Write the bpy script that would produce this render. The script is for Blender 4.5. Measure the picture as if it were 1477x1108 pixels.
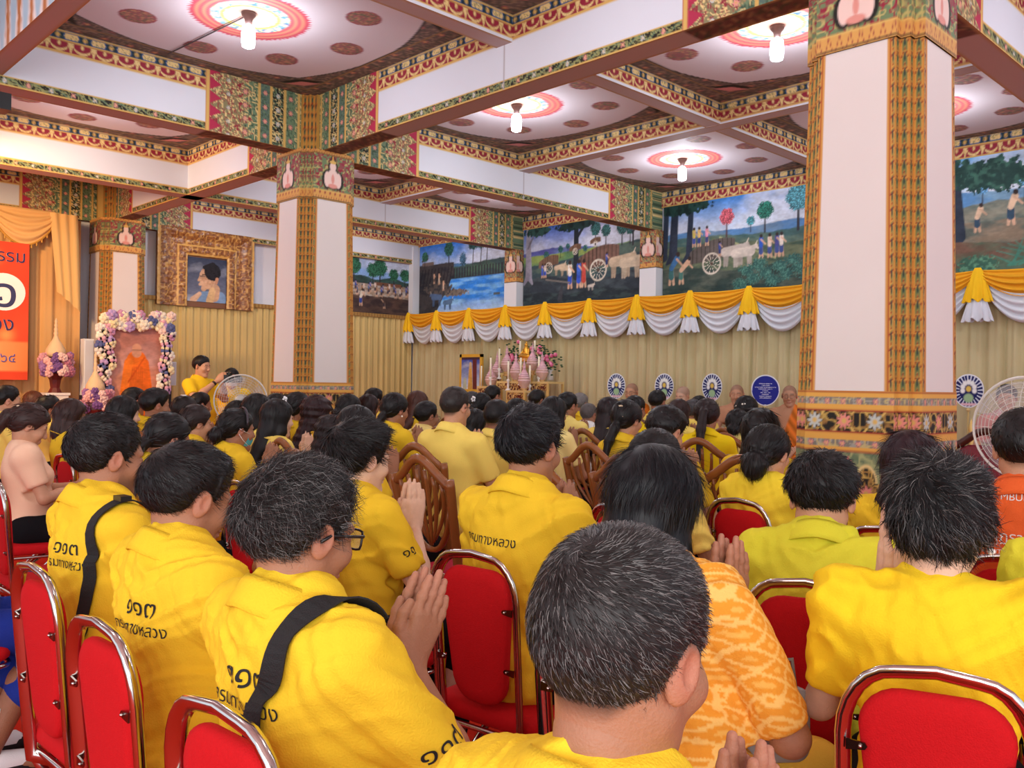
import bpy, math, random
import numpy as np
from mathutils import Matrix, Vector
from mathutils.bvhtree import BVHTree
C = bpy.context.scene.collection
for o in list(bpy.data.objects): bpy.data.objects.remove(o)
random.seed(7); RNG = np.random.default_rng(7)
PI = math.pi

# ------------------------------------------------------------------ camera
EYE = 1.42
FPX = 1272.47
YAW, PITCH, ROLL = math.radians(44.207), math.radians(.062), math.radians(.876)
CF = np.array([math.sin(YAW)*math.cos(PITCH), math.cos(YAW)*math.cos(PITCH), math.sin(PITCH)])
_R = np.array([math.cos(YAW), -math.sin(YAW), 0.]); _U = np.cross(_R, CF)
CR = _R*math.cos(ROLL)+_U*math.sin(ROLL); CU = -_R*math.sin(ROLL)+_U*math.cos(ROLL)
cam_data = bpy.data.cameras.new('camera'); cam = bpy.data.objects.new('camera', cam_data); C.objects.link(cam)
cam_data.sensor_width = 36; cam_data.lens = FPX/1477*36; cam_data.clip_start = .05; cam_data.clip_end = 200
M_ = Matrix(((CR[0], CU[0], -CF[0], 0), (CR[1], CU[1], -CF[1], 0), (CR[2], CU[2], -CF[2], EYE), (0, 0, 0, 1)))
cam.matrix_world = M_
bpy.context.scene.camera = cam
def ray(px, py): return CF+CR*(px-738.5)/FPX-CU*(py-554)/FPX
def at(px, py, d):            # the point seen at a pixel, d metres in front of the camera
    return np.array([0, 0, EYE])+ray(px, py)*d
def onx(X, px, py): r = ray(px, py); return np.array([0, 0, EYE])+r*(X/r[0])
def ony(Y, px, py): r = ray(px, py); return np.array([0, 0, EYE])+r*(Y/r[1])

# ------------------------------------------------------------------ world, exposure, large lights
w = bpy.data.worlds.new('daylight'); bpy.context.scene.world = w; w.use_nodes = True
w.node_tree.nodes['Background'].inputs[0].default_value = (.80, .89, 1, 1)
w.node_tree.nodes['Background'].inputs[1].default_value = 1.1
vs = bpy.context.scene.view_settings
bpy.context.scene.display_settings.display_device = 'sRGB'
vs.view_transform = 'Standard'; vs.look = 'None'; vs.exposure = 0.36; vs.gamma = 1; vs.use_curve_mapping = False
def area(name, loc, rot, sx, sy, power, col):
    l = bpy.data.lights.new(name, 'AREA'); l.shape = 'RECTANGLE'; l.size = sx; l.size_y = sy; l.energy = power; l.color = col
    o = bpy.data.objects.new(name, l); C.objects.link(o); o.location = loc; o.rotation_euler = rot; return o
# daylight from the open sides of the hall behind the seats, and warm stage floods
area('open_side_daylight', (-2.6, -1.5, 2.2), (math.radians(72), 0, math.radians(-52)), 6, 2.6, 170, (1, .98, .95))
area('stage_flood', (1.2, 9.2, 3.45), (math.radians(62), 0, math.radians(-25)), .5, .3, 120, (1, .62, .3))
def lamp_light(x, y, z, power=21):
    l = bpy.data.lights.new('coffer_lamp_light', 'POINT'); l.energy = power; l.color = (.86, .92, 1); l.shadow_soft_size = .06
    o = bpy.data.objects.new('coffer_lamp_light', l); C.objects.link(o); o.location = (x, y, z)

# ------------------------------------------------------------------ colours, materials
def lin(c):
    c = np.asarray(c, float)/255.
    return np.where(c <= .04045, c/12.92, ((c+.055)/1.055)**2.4)
def S(*c): return lin(c)
MATS = {}
def mat(name, rgb=None, rough=.6, metal=0., vc=False, bump=0, bscale=80, spec=.5, emit=None, alpha=1, sheen=0, var=0, stretch=(1, 1, 1)):
    if name in MATS: return MATS[name]
    m = bpy.data.materials.new(name); m.use_nodes = True; nt = m.node_tree; b = nt.nodes['Principled BSDF']
    b.inputs['Roughness'].default_value = rough; b.inputs['Metallic'].default_value = metal
    b.inputs['Specular IOR Level'].default_value = spec
    if rgb is not None: b.inputs['Base Color'].default_value = (*lin(rgb), 1)
    if vc:
        a = nt.nodes.new('ShaderNodeAttribute'); a.attribute_name = 'Col'; nt.links.new(a.outputs['Color'], b.inputs['Base Color'])
    if bump or var:
        tc = nt.nodes.new('ShaderNodeTexCoord'); mp = nt.nodes.new('ShaderNodeMapping'); mp.inputs['Scale'].default_value = stretch
        n = nt.nodes.new('ShaderNodeTexNoise'); n.inputs['Scale'].default_value = bscale; n.inputs['Detail'].default_value = 5
        nt.links.new(tc.outputs['Object'], mp.inputs[0]); nt.links.new(mp.outputs[0], n.inputs['Vector'])
        if bump:
            bp = nt.nodes.new('ShaderNodeBump'); bp.inputs['Strength'].default_value = bump; bp.inputs['Distance'].default_value = .01
            nt.links.new(n.outputs['Fac'], bp.inputs['Height']); nt.links.new(bp.outputs['Normal'], b.inputs['Normal'])
        if var:
            n2 = nt.nodes.new('ShaderNodeTexNoise'); n2.inputs['Scale'].default_value = bscale*.3; nt.links.new(mp.outputs[0], n2.inputs['Vector'])
            h = nt.nodes.new('ShaderNodeHueSaturation'); mr = nt.nodes.new('ShaderNodeMapRange')
            mr.inputs['To Min'].default_value = 1-var; mr.inputs['To Max'].default_value = 1+var
            nt.links.new(n2.outputs['Fac'], mr.inputs['Value']); nt.links.new(mr.outputs[0], h.inputs['Value'])
            if vc: nt.links.new(a.outputs['Color'], h.inputs['Color'])
            else: h.inputs['Color'].default_value = (*lin(rgb), 1)
            nt.links.new(h.outputs[0], b.inputs['Base Color'])
    if emit: b.inputs['Emission Color'].default_value = (*lin(emit[0]), 1); b.inputs['Emission Strength'].default_value = emit[1]
    if alpha < 1: b.inputs['Alpha'].default_value = alpha
    if sheen: b.inputs['Sheen Weight'].default_value = sheen
    MATS[name] = m; return m
PAINT = mat('painted_plaster', rough=.65, vc=True, spec=.25)
VC = mat('dyed_surface', rough=.7, vc=True, spec=.2)
CLOTH = mat('dyed_cloth', rough=.85, vc=True, spec=.1, bump=.25, bscale=260)
GLOSSVC = mat('glossy_paint', rough=.3, vc=True)
CHROME = mat('chrome_tube', (205, 200, 195), rough=.16, metal=1)
DARKCHROME = mat('dark_chrome', (120, 105, 100), rough=.2, metal=1)
REDV = mat('red_upholstery', (196, 22, 28), rough=.8, bump=.3, bscale=350, spec=.15, var=.08)
WOOD = mat('varnished_wood', (142, 84, 40), rough=.28, bump=.1, bscale=30, var=.3, stretch=(1, 1, .15))
GOLD = mat('gold_leaf', (235, 180, 70), rough=.28, metal=.9, bump=.3, bscale=60)
BLACK = mat('black_plastic', (18, 18, 19), rough=.35)
STRAP = mat('black_webbing', (22, 21, 22), rough=.75, bump=.4, bscale=400)
BLACKCLOTH = mat('black_cloth', (24, 23, 26), rough=.9, bump=.3, bscale=200, spec=.1)
WHITEP = mat('white_paint', (236, 232, 224), rough=.5)
LAMPM = mat('lit_tube', (255, 255, 255), emit=((235, 242, 255), 14))
GLASSM = mat('spectacle_lens', (225, 235, 240), rough=.05, alpha=.22)
FANM = mat('clear_fan_blade', (190, 185, 190), rough=.15, alpha=.38)

# ------------------------------------------------------------------ objects
def link(o, parent=None):
    C.objects.link(o)
    if parent is not None: o.parent = parent
    return o
def mk(name, V, F, m, parent=None, cols=None, smooth=True):
    V = np.asarray(V, np.float32)
    me = bpy.data.meshes.new(name)
    me.vertices.add(len(V)); me.vertices.foreach_set('co', V.ravel())
    if isinstance(F, np.ndarray):
        n, k = F.shape; idx = F.ravel(); st = np.arange(n)*k
    else:
        ln = np.array([len(f) for f in F]); n = len(F); idx = np.array([i for f in F for i in f]); st = np.concatenate([[0], np.cumsum(ln)[:-1]])
    me.loops.add(len(idx)); me.loops.foreach_set('vertex_index', idx.astype(np.int32))
    me.polygons.add(n); me.polygons.foreach_set('loop_start', st.astype(np.int32))
    me.polygons.foreach_set('use_smooth', np.full(n, smooth))
    me.update(calc_edges=True); me.validate()
    if cols is not None:
        a = me.attributes.new('Col', 'FLOAT_COLOR', 'POINT')
        c = np.ones((len(V), 4), np.float32); c[:, :3] = cols; a.data.foreach_set('color', c.ravel())
    me.materials.append(m)
    return link(bpy.data.objects.new(name, me), parent)
def tag(o, label=None, cat=None, group=None, kind=None):
    if label: o['label'] = label
    if cat: o['category'] = cat
    if group: o['group'] = group
    if kind: o['kind'] = kind
    return o
def empty(name, loc=(0, 0, 0), rz=0, label=None, cat=None, group=None):
    o = bpy.data.objects.new(name, None); C.objects.link(o); o.location = tuple(float(v) for v in loc); o.rotation_euler = (0, 0, rz)
    o.empty_display_size = .1; tag(o, label, cat, group); return o
def copy_tree(o, parent=None):
    c = o.copy(); C.objects.link(c)
    if parent is not None: c.parent = parent
    for ch in list(o.children): copy_tree(ch, c)
    return c
# mesh collector with vertex colours
class MB:
    def __init__(s): s.V = []; s.F = []; s.C = []; s.n = 0
    def add(s, V, F, col):
        V = np.asarray(V, float); c = np.asarray(col, float)
        if c.ndim == 1: c = np.tile(c, (len(V), 1))
        s.V.append(V); s.C.append(c); s.F += [[i+s.n for i in f] for f in (F.tolist() if isinstance(F, np.ndarray) else F)]; s.n += len(V); return s
    def box(s, c, d, col=(.5, .5, .5), rz=0):
        c = np.asarray(c, float); d = np.asarray(d, float)/2
        v = np.array([[x, y, z] for x in (-1, 1) for y in (-1, 1) for z in (-1, 1)])*d
        if rz: cs, sn = math.cos(rz), math.sin(rz); v = np.c_[v[:, 0]*cs-v[:, 1]*sn, v[:, 0]*sn+v[:, 1]*cs, v[:, 2]]
        return s.add(v+c, [[0, 1, 3, 2], [4, 6, 7, 5], [0, 4, 5, 1], [2, 3, 7, 6], [0, 2, 6, 4], [1, 5, 7, 3]], col)
    def grid(s, P, col):      # P (nu,nv,3), col (nu,nv,3) or colour
        nu, nv = P.shape[:2]; i = np.arange(nu*nv).reshape(nu, nv)
        F = np.stack([i[:-1, :-1], i[1:, :-1], i[1:, 1:], i[:-1, 1:]], -1).reshape(-1, 4)
        c = np.asarray(col, float)
        if c.ndim == 3: c = c.reshape(-1, 3)
        return s.add(P.reshape(-1, 3), F, c)
    def patch(s, o, du, dv, func, h=.01, flip=False):   # planar patch; func(u,v) in metres -> rgb
        o, du, dv = (np.asarray(a, float) for a in (o, du, dv)); lu, lv = np.linalg.norm(du), np.linalg.norm(dv)
        nu, nv = max(2, int(lu/h)+1), max(2, int(lv/h)+1)
        a, b = np.linspace(0, 1, nu), np.linspace(0, 1, nv); A, B = np.meshgrid(a, b, indexing='ij')
        P = o+A[..., None]*du+B[..., None]*dv
        if flip: P = P[:, ::-1]; B = B[:, ::-1]
        col = func(A*lu, B*lv) if callable(func) else func
        return s.grid(P, col)
    def tube(s, pts, r, col=(.5, .5, .5), k=8, cap=True, ry=None):
        pts = np.asarray(pts, float); n = len(pts); r = np.broadcast_to(r, n); T = np.gradient(pts, axis=0); T /= np.linalg.norm(T, axis=1)[:, None]+1e-9
        up = np.array([0, 0, 1.]) if abs(T[0][2]) < .9 else np.array([1., 0, 0]); Nn = np.cross(T[0], up); Nn /= np.linalg.norm(Nn); rings = []
        for i in range(n):
            Nn = Nn-T[i]*(Nn@T[i]); Nn /= np.linalg.norm(Nn); B = np.cross(T[i], Nn)
            th = np.arange(k)*2*PI/k
            rings.append(pts[i]+r[i]*(np.cos(th)[:, None]*Nn+(ry if ry else 1)*np.sin(th)[:, None]*B))
        V = np.concatenate(rings); F = [[i*k+j, i*k+(j+1) % k, (i+1)*k+(j+1) % k, (i+1)*k+j] for i in range(n-1) for j in range(k)]
        if cap: F += [list(range(k))[::-1], [(n-1)*k+j for j in range(k)]]
        return s.add(V, F, col)
    def lathe(s, prof, c=(0, 0, 0), col=(.5, .5, .5), k=20, sx=1, sy=1):   # prof [(r,z)]
        prof = np.asarray(prof, float); th = np.arange(k)*2*PI/k
        V = np.array([[r*math.cos(t)*sx, r*math.sin(t)*sy, z] for r, z in prof for t in th])+np.asarray(c, float); n = len(prof)
        F = [[i*k+j, i*k+(j+1) % k, (i+1)*k+(j+1) % k, (i+1)*k+j] for i in range(n-1) for j in range(k)]
        F += [list(range(k))[::-1], [(n-1)*k+j for j in range(k)]]
        cc = np.asarray(col, float)
        if cc.ndim == 2: cc = np.repeat(cc, k, 0)
        return s.add(V, F, cc)
    def ball(s, c, r, col=(.5, .5, .5), k=10, q=7):
        r = np.broadcast_to(np.asarray(r, float), 3); ph = np.linspace(.02, PI-.02, q)
        V = np.array([[math.sin(p)*math.cos(t), math.sin(p)*math.sin(t), math.cos(p)] for p in ph for t in np.arange(k)*2*PI/k])*r+np.asarray(c, float)
        F = [[i*k+j, (i+1)*k+j, (i+1)*k+(j+1) % k, i*k+(j+1) % k] for i in range(q-1) for j in range(k)]+[list(range(k)), [(q-1)*k+j for j in range(k)][::-1]]
        return s.add(V, F, col)
    def prism(s, pts, o, eu, ev, en, th, col):   # 2-D outline extruded
        o, eu, ev, en = (np.asarray(a, float) for a in (o, eu, ev, en)); n = len(pts)
        f = np.array([o+eu*u+ev*v for u, v in pts]); V = np.concatenate([f, f+en*th])
        F = [list(range(n)), [n+i for i in range(n)][::-1]]+[[i, n+i, n+(i+1) % n, (i+1) % n] for i in range(n)]
        return s.add(V, F, col)
    def build(s, name, m=None, parent=None, smooth=False):
        return mk(name, np.concatenate(s.V), s.F, m or PAINT, parent, np.concatenate(s.C), smooth)
# ------------------------------------------------------------------ 2-D noise and ornament painters
def _hash(i, j, k=0):
    h = (i*374761393+j*668265263+k*1274126177) & 0xffffffff
    h = ((h ^ (h >> 13))*1274126177) & 0xffffffff
    return ((h ^ (h >> 16)) & 0xffff)/65535.
def vnoise(u, v, sc=1., seed=0):
    u = np.asarray(u, float)*sc; v = np.asarray(v, float)*sc
    i = np.floor(u).astype(np.int64); j = np.floor(v).astype(np.int64); a = u-i; b = v-j; a = a*a*(3-2*a); b = b*b*(3-2*b)
    return (_hash(i, j, seed)*(1-a)+_hash(i+1, j, seed)*a)*(1-b)+(_hash(i, j+1, seed)*(1-a)+_hash(i+1, j+1, seed)*a)*b
def fbm(u, v, sc=1., seed=0, o=4):
    t = 0; a = .5; s_ = 0
    for k in range(o): t = t+a*vnoise(u, v, sc*2**k, seed+k); s_ += a; a *= .5
    return t/s_
GO = S(216, 176, 98); GOD = S(184, 138, 66); GOL = S(232, 205, 140); CRI = S(150, 42, 60); CRID = S(120, 24, 44); GRN = S(112, 136, 104); GRD = S(66, 88, 68)
DK = S(38, 34, 30); PNK = S(230, 150, 146); WHF = S(205, 208, 204); BLU = S(34, 84, 150); PLA = S(220, 222, 230); SOF = S(192, 170, 166)
def mix(c, m, d):
    m = np.clip(np.asarray(m, float), 0, 1)[..., None]; return c*(1-m)+np.asarray(d)*m
def step(a, e=.004): return np.clip(.5-a/e*.5, 0, 1)       # 1 where a<0
def base(u, c): return np.zeros(np.shape(u)+(3,))+np.asarray(c)
def flower(c, u, v, cu, cv, R, col, petals=8, cen=GO, out=DK):
    du, dv = u-cu, v-cv; r = np.hypot(du, dv); th = np.arctan2(dv, du); rr = R*(.78+.22*np.cos(petals*th))
    c = mix(c, step(r-rr*1.12), out); c = mix(c, step(r-rr), col); return mix(c, step(r-R*.3), cen)
def filigree(u, v, bg, a, b, sc=40, seed=0):
    c = base(u, bg); n = vnoise(u, v, sc, seed); n2 = vnoise(u+3, v+5, sc*1.3, seed+9)
    c = mix(c, step(np.abs(n2-.5)-.10, .04), b); return mix(c, step(np.abs(n-.5)-.07, .04), a)
def f_strip(u, v):          # narrow scroll strip, v 0..~.07
    H = .075; s = .16; c = base(u, DK); k = np.floor(u/s); uu = u-k*s-s/2
    c = mix(c, step(np.abs(v-H/2-.018*np.sin(uu/s*2*PI*1.0))-.006), GRN)
    c = mix(c, step(np.abs(vnoise(u, v, 60, 3)-.5)-.12, .04), S(150, 150, 96))
    c = np.where((k % 2 == 0)[..., None], flower(c, uu, v, 0, H/2, .02, PNK), flower(c, uu, v, 0, H/2, .02, WHF))
    e = np.minimum(v, H-v); return mix(c, step(e-.011), GO)
def f_red(u, v):            # red garland band with the blue and gold band above, v 0..~.176
    H = .176; c = base(u, CRI); s = .17; uu = np.abs(((u/s) % 1)-.5)*s      # 0 at pendant centre
    y = .092-v                                                            # depth under the top rail
    c = mix(c, step(uu-.022*np.clip(1-y/.085, 0, 1)-.002)*(y > 0), GOL)
    w_ = s/2; g = .018+.05*(1-((uu-w_)/w_)**2)*np.clip((uu-.01)/.02, 0, 1)
    c = mix(c, step(np.abs(y-g)-.010*(1-((uu-w_*.7)/w_)**2))*(uu > .018), GOL)
    c = mix(c, step(np.hypot(uu-w_, (y-.018)*.7)-.012), GOL)
    c = mix(c, step(np.abs(vnoise(u, v, 130, 5)-.5)-.08, .05)*(c[..., 1] > .3)*.5, GOD)
    b = (v > .1); s2 = .2; q = np.abs(((u/s2) % 1)-.5)*2
    cb = base(u, BLU); vm = np.abs(v-.136)
    cb = mix(cb, step(np.maximum(vm/.03, np.abs(q-.12)/.42)-1+.35*vm/.03, .1), GOL); cb = mix(cb, step(np.hypot((q-1)*.06, vm)-.018), GO)
    cb = mix(cb, step(np.abs(np.abs(q-.72)*.5-vm*1.6)-.05, .04), S(28, 50, 60))
    cb = mix(cb, step(np.abs(vnoise(u, v, 90, 2)-.5)-.06, .04)*.6, GRD)
    c = np.where(b[..., None], cb, c)
    for z_ in (.006, .1, H-.006): c = mix(c, step(np.abs(v-z_)-.007), GO)
    return c
def f_cap(u, v, W=1.0):     # beam end by a column: u = distance from the column corner
    c = filigree(u, v, GRN, GOL, GRD, 34, 4)
    p = .12; vv = np.abs(((v/p) % 1)-.5)*2
    m = u > .55; c2 = filigree(u, v, S(138, 130, 92), CRI, GOL, 46, 7)
    c2 = mix(c2, step((.62+.14*(1-vv))-u), S(128, 150, 120)) if 0 else c2
    c = np.where((u > .50+.1*vv)[..., None], c2, c)
    tooth = .86+.0*u; c = np.where((u > .80+.12*(vv))[..., None], base(u, S(178, 48, 78)), c)
    for cu, R, col, off in ((.58, .026, PNK, 0), (.74, .018, WHF, .5)):
        k = np.floor(v/p+off); c = flower(c, u, v, cu, (k-off+.5)*p, R, col, 6)
    for a, b, bg, fc in ((.08, .17, GRN, PNK), (.20, .31, DK, WHF), (.34, .43, S(92, 116, 104), PNK)):
        mm = (u > a) & (u < b); cc = filigree(u, v, bg, GOL if bg is DK else GRD, GRN, 50, 11); k = np.floor(v/.13)
        cc = flower(cc, u, v, (a+b)/2, (k+.5)*.13, .024, fc, 6); c = np.where(mm[..., None], cc, c)
    for z_ in (.04, .185, .325, .445): c = mix(c, step(np.abs(u-z_)-.013), GO)
    return mix(c, step(np.abs(u-W+.02)-.016), GO)
def f_white(c0=PLA, seed=1):
    def f(u, v): return base(u, c0)*(.97+.05*fbm(u, v, 2.3, seed))[..., None]
    return f
def leafstrip(u, v, w_):    # u across -w..w, v along
    q = np.abs(u)/w_; t = ((v/.075)+q*.8) % 1; c = base(u, S(206, 150, 70))
    c = mix(c, step(np.abs(t-.1)-.08, .06), S(150, 60, 40)); c = mix(c, step(np.maximum(np.abs(t-.55)-.34, q-.42), .1), S(122, 132, 78))
    c = mix(c, step(np.maximum(np.abs(t-.58)-.26, q-.24), .1), S(42, 58, 60)); return mix(c, step(.88-q, .08), S(196, 128, 54))
# ================================================================== the hall
X1, Y1, Y2, YM, Y3, XW = 4.56, 1.97, 7.45, 10.18, 12.89, 10.0
XC, YC = 7.28, 4.71            # shallow ribs between
ZB, ZR, ZC, ZMT, ZMB, ZP, ZQ = 3.586, 3.936, 4.112, 3.90, 2.65, 1.417, 3.127
B_ = .11
XL = 1.75; ZT = 4.112
# floor
fl = MB(); fl.patch((-6, -5, 0), (18, 0, 0), (0, 19, 0), S(190, 44, 26), h=3)
floor = fl.build('floor', mat('red_carpet', (196, 44, 26), rough=.95, bump=.5, bscale=300, spec=.05, var=.12)); floor['kind'] = 'structure'
# walls
def pl(c=PLA): return c
wl = MB(); wl.box((XW+.1, 4, 2.2), (.16, 18.2, 4.5), PLA); wl.build('wall_right', PAINT)['kind'] = 'structure'
wl = MB(); wl.box((2.2, Y3+.13, 2.2), (15.9, .2, 4.5), PLA*1.02); wl.build('wall_far', PAINT)['kind'] = 'structure'
# ceiling coffers
def f_ceil(cx, cy, hx, hy, h):
    def f(u, v):
        x = u-hx; y = v-hy; r = np.hypot(x, y); th = np.arctan2(y, x)
        c = base(u, S(216, 206, 212))*(.97+.05*fbm(u, v, 2, 4))[..., None]
        # dark floral border, deeper at the corners
        e = np.minimum(hx-np.abs(x), hy-np.abs(y)); e2 = np.maximum(hx-np.abs(x), hy-np.abs(y))
        cr = .17+.42*np.clip(1-e2/1.05, 0, 1)**1.6
        fc = filigree(u, v, S(112, 94, 90), S(150, 128, 112), S(84, 84, 78), 26, 6)
        k1 = np.floor(u/.2); k2 = np.floor(v/.2); fc = flower(fc, u, v, (k1+.5)*.2, (k2+.5)*.2, .035, S(176, 112, 112), 5, out=S(60, 50, 50))
        c = np.where((e < cr)[..., None], fc, c); c = mix(c, step(np.abs(e-cr)-.008), S(50, 44, 44)); c = mix(c, step(np.abs(e-.15)-.008), S(150, 120, 80))
        ex = (hx-np.abs(x)); ey = (hy-np.abs(y)); dd = ex+ey
        c = mix(c, step(np.abs(dd-.62)+np.abs(ex-ey)*.35-.10, .01), DK); c = mix(c, step(np.abs(dd-.55)+np.abs(ex-ey)*.35-.08, .01), S(214, 140, 138))
        # big medallion
        R = .44*h; tooth = R*(1+.02*np.sign(np.sin(72*th)))
        c = mix(c, step(r-tooth), S(196, 78, 96)); c = mix(c, step(r-R*.93)*(.5+.5*np.sin(120*r+60*th*0))*1, S(206, 140, 110))
        c = np.where((r < R*.66)[..., None], filigree(x*2, y*2, S(120, 160, 170), S(240, 224, 150), S(60, 110, 150), 22, 8), c)
        a8 = (th/(PI/8)); aa = (a8-np.floor(a8)-.5)*PI/8
        c = mix(c, step(np.hypot(r*np.cos(aa)-R*.6, r*np.sin(aa)*1.0)-R*.055), S(240, 190, 200))
        c = mix(c, step(np.abs(r-R*.47)-R*.03), S(232, 210, 90)); c = np.where((r < R*.44)[..., None], filigree(x, y, S(222, 190, 170), S(150, 190, 180), S(236, 200, 200), 26, 2), c)
        c = mix(c, step(r-R*.2), S(230, 180, 160))
        # ring of eight small ones
        b8 = (th/(PI/4)); bb = (b8-np.floor(b8+.5))*PI/4; q = np.hypot(r*np.cos(bb)-.86*h, r*np.sin(bb)); rr = .135*h
        c = mix(c, step(q-rr), S(150, 70, 84)); c = np.where((q < rr*.9)[..., None], filigree(u, v, S(150, 96, 98), S(110, 112, 90), S(190, 140, 110), 48, 3), c)
        return c
    return f
ce = MB()
def coffer(x0, x1, y0, y1, h=.018, z=ZC+.004):
    hx, hy = (x1-x0)/2, (y1-y0)/2
    ce.patch((x0, y0, z), (x1-x0, 0, 0), (0, y1-y0, 0), f_ceil((x0+x1)/2, (y0+y1)/2, hx, hy, min(hx, hy)/1.3), h=h, flip=True)
R_ = .085
for x0, x1 in ((X1+B_, XC-R_), (XC+R_, XW)):
    for y0, y1, h in ((-.6, Y1-B_, .03), (Y1+B_, YC-R_, .018), (YC+R_, Y2-B_, .018), (Y2+B_, YM-B_, .022), (YM+B_, Y3, .03)):
        coffer(x0, x1, y0, y1, h)
for y0, y1, h in ((YC+R_, Y2-B_, .014), (Y1+B_, YC-R_, .02), (Y2+B_, YM-B_, .022), (YM+B_, Y3, .03)): coffer(XL+.08, X1-B_, y0, y1, h)
for y0, y1 in ((YC+R_, Y2-B_), (Y2+B_, YM-B_), (YM+B_, Y3)): coffer(-1.0, XL-.08, y0, y1, .05)
ce.patch((-5, -4, ZC+.06), (15.1, 0, 0), (0, 17.1, 0), S(226, 212, 210), h=2, flip=True)
ce.build('ceiling', PAINT)['kind'] = 'structure'
# beams
trim_n = [0]
def beam(axis, c, a0, a1, zlow, half, caps=(), hh=.01, bands=(1, 1), art=None, seams=()):
    """axis 'y': runs along Y at x=c; faces -x and +x. caps: positions of columns along it"""
    m = MB(); deep = zlow < ZR-.1
    for side in (-1, 1):
        if not bands[0 if side < 0 else 1]:
            fn = None
        def face(u, v, a0=a0):
            s = a0+u; c_ = f_white()(u, v)
            if art is not None and side < 0: c_ = art(s, v)
            z = zlow+v
            red = z > ZR; c_ = np.where(red[..., None], f_red(s, z-ZR), c_) if not (art is not None and side < 0) else c_
            if deep and not (art is not None and side < 0):
                c_ = np.where((v < .075)[..., None], f_strip(s, v), c_)
                c_ = mix(c_, step(np.abs(v-.35)-.008), GO)
            for k in caps:
                d = np.abs(s-k)-.22
                cc = f_cap(np.clip(d, 0, 2), v, .95); c_ = np.where((d < .95)[..., None], cc, c_)
            for k in seams: c_ = mix(c_, step(np.abs(s-k)-.006)*(z < ZR), S(170, 160, 160))
            return c_
        L = a1-a0; H = ZC+.02-zlow
        if axis == 'y': m.patch((c+side*half, a0, zlow), (0, L, 0), (0, 0, H), face, h=hh, flip=side > 0)
        else: m.patch((a0, c+side*half, zlow), (L, 0, 0), (0, 0, H), face, h=hh, flip=side < 0)
    def soff(u, v):
        c_ = base(u, SOF); s = a0+u
        for k in caps:
            d = np.abs(s-k)-.22; c_ = np.where((d < .95)[..., None], filigree(u, v, S(110, 66, 62), S(150, 110, 84), S(80, 70, 56), 40, 5), c_)
        return mix(c_, step(np.minimum(v, 2*half-v)-.012), S(190, 150, 100))
    if axis == 'y': m.patch((c-half, a0, zlow), (0, a1-a0, 0), (2*half, 0, 0), soff, h=.03)
    else: m.patch((a0, c-half, zlow), (a1-a0, 0, 0), (0, 2*half, 0), soff, h=.03, flip=True)
    trim_n[0] += 1; o = m.build('trim_%d' % trim_n[0], PAINT); o['kind'] = 'structure'; return o
beam('y', X1, -1.2, Y3, ZB, B_, (Y1, Y2, Y3), .0085, seams=(YC,))
beam('x', Y2, -1.0, XW, ZB, B_+.001, (X1, XW), .0085, seams=(XC,))
beam('x', YM, -1.0, XW, ZB, B_+.001, (XW,), .0105, seams=(XC,))
beam('x', Y1, X1, XW, ZB, B_+.001, (X1, XW), .012)
beam('x', Y3-.06, -1, XW, ZB, B_*.6, (X1,), .012)
beam('x', YC, XL, XW, ZR-.02, R_, (), .009)
beam('y', XC, -.6, Y3, ZR-.021, R_+.001, (), .011)
def art(s, v):   # tall painted figures on the pale blue face of the left beam
    c = mix(base(s, S(150, 172, 186)), fbm(s, v, 3, 2)-.2, S(176, 190, 200)); q = ((s/.26) % 1)-.5
    c = mix(c, step(np.abs(q)-.33*np.clip(1-v/.5, .1, 1)*(.8+.4*vnoise(s, v, 12)), .1), S(226, 206, 196))
    return mix(c, step(np.abs(q)-.16*(.5+vnoise(s, v, 26, 3)), .1), S(172, 104, 56))
beam('y', XL, -.6, Y3, ZB+.07, .075, (), .014, art=art)
# band and pilasters along the mural wall, far wall
def wallband(name, o, d, L, nrm, h=.012):
    m = MB(); o = np.array(o, float); d = np.array(d, float); n = np.array(nrm, float)
    m.patch(o+n*.02+np.array([0, 0, ZMT]), d*L, (0, 0, ZC-ZMT+.02), lambda u, v: f_red(u, v*.176/(ZC-ZMT+.02)), h=h, flip=(np.cross(d, [0, 0, 1.])@n) < 0)
    m.patch(o+np.array([0, 0, ZMT]), d*L, n*.02, GO, h=1, flip=(np.cross(d, n)[2]) > 0)
    b = m.build(name, PAINT); b['kind'] = 'structure'; return b
wallband('trim_20', (XW, -.6, 0), (0, 1, 0), Y3+.6, (-1, 0, 0)); wallband('trim_21', (X1+.3, Y3, 0), (1, 0, 0), XW-X1-.3, (0, -1, 0))

def deity(c, u, v, cu, cv, s):    # praying figure painted on the capital
    x = (u-cu)/s; y = (v-cv)/s
    def E(a, b, ra, rb): return np.hypot((x-a)/ra, (y-b)/rb)-1
    body = np.minimum.reduce([E(0, 0, .17, .24), E(0, .3, .095, .13), E(-.17, -.04, .09, .2), E(.17, -.04, .09, .2)])
    c = mix(c, step(np.minimum.reduce([E(0, 0, .24, .30), E(0, .32, .15, .19), E(-.18, -.05, .15, .25), E(.18, -.05, .15, .25), np.maximum(np.abs(x)/.11-(1-(y-.35)/.42), .35-y)]), .1), DK)
    c = mix(c, step(body, .1), S(238, 206, 194)); c = mix(c, step(np.abs(x)/.05-(1-(y-.38)/.34), .2)*(y > .38), S(214, 150, 80))
    c = mix(c, step(np.minimum(E(0, -.02, .045, .13), E(0, -.2, .14, .06)), .2), S(224, 150, 136)); return mix(c, step(E(0, .42, .1, .05), .1), GO)
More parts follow.
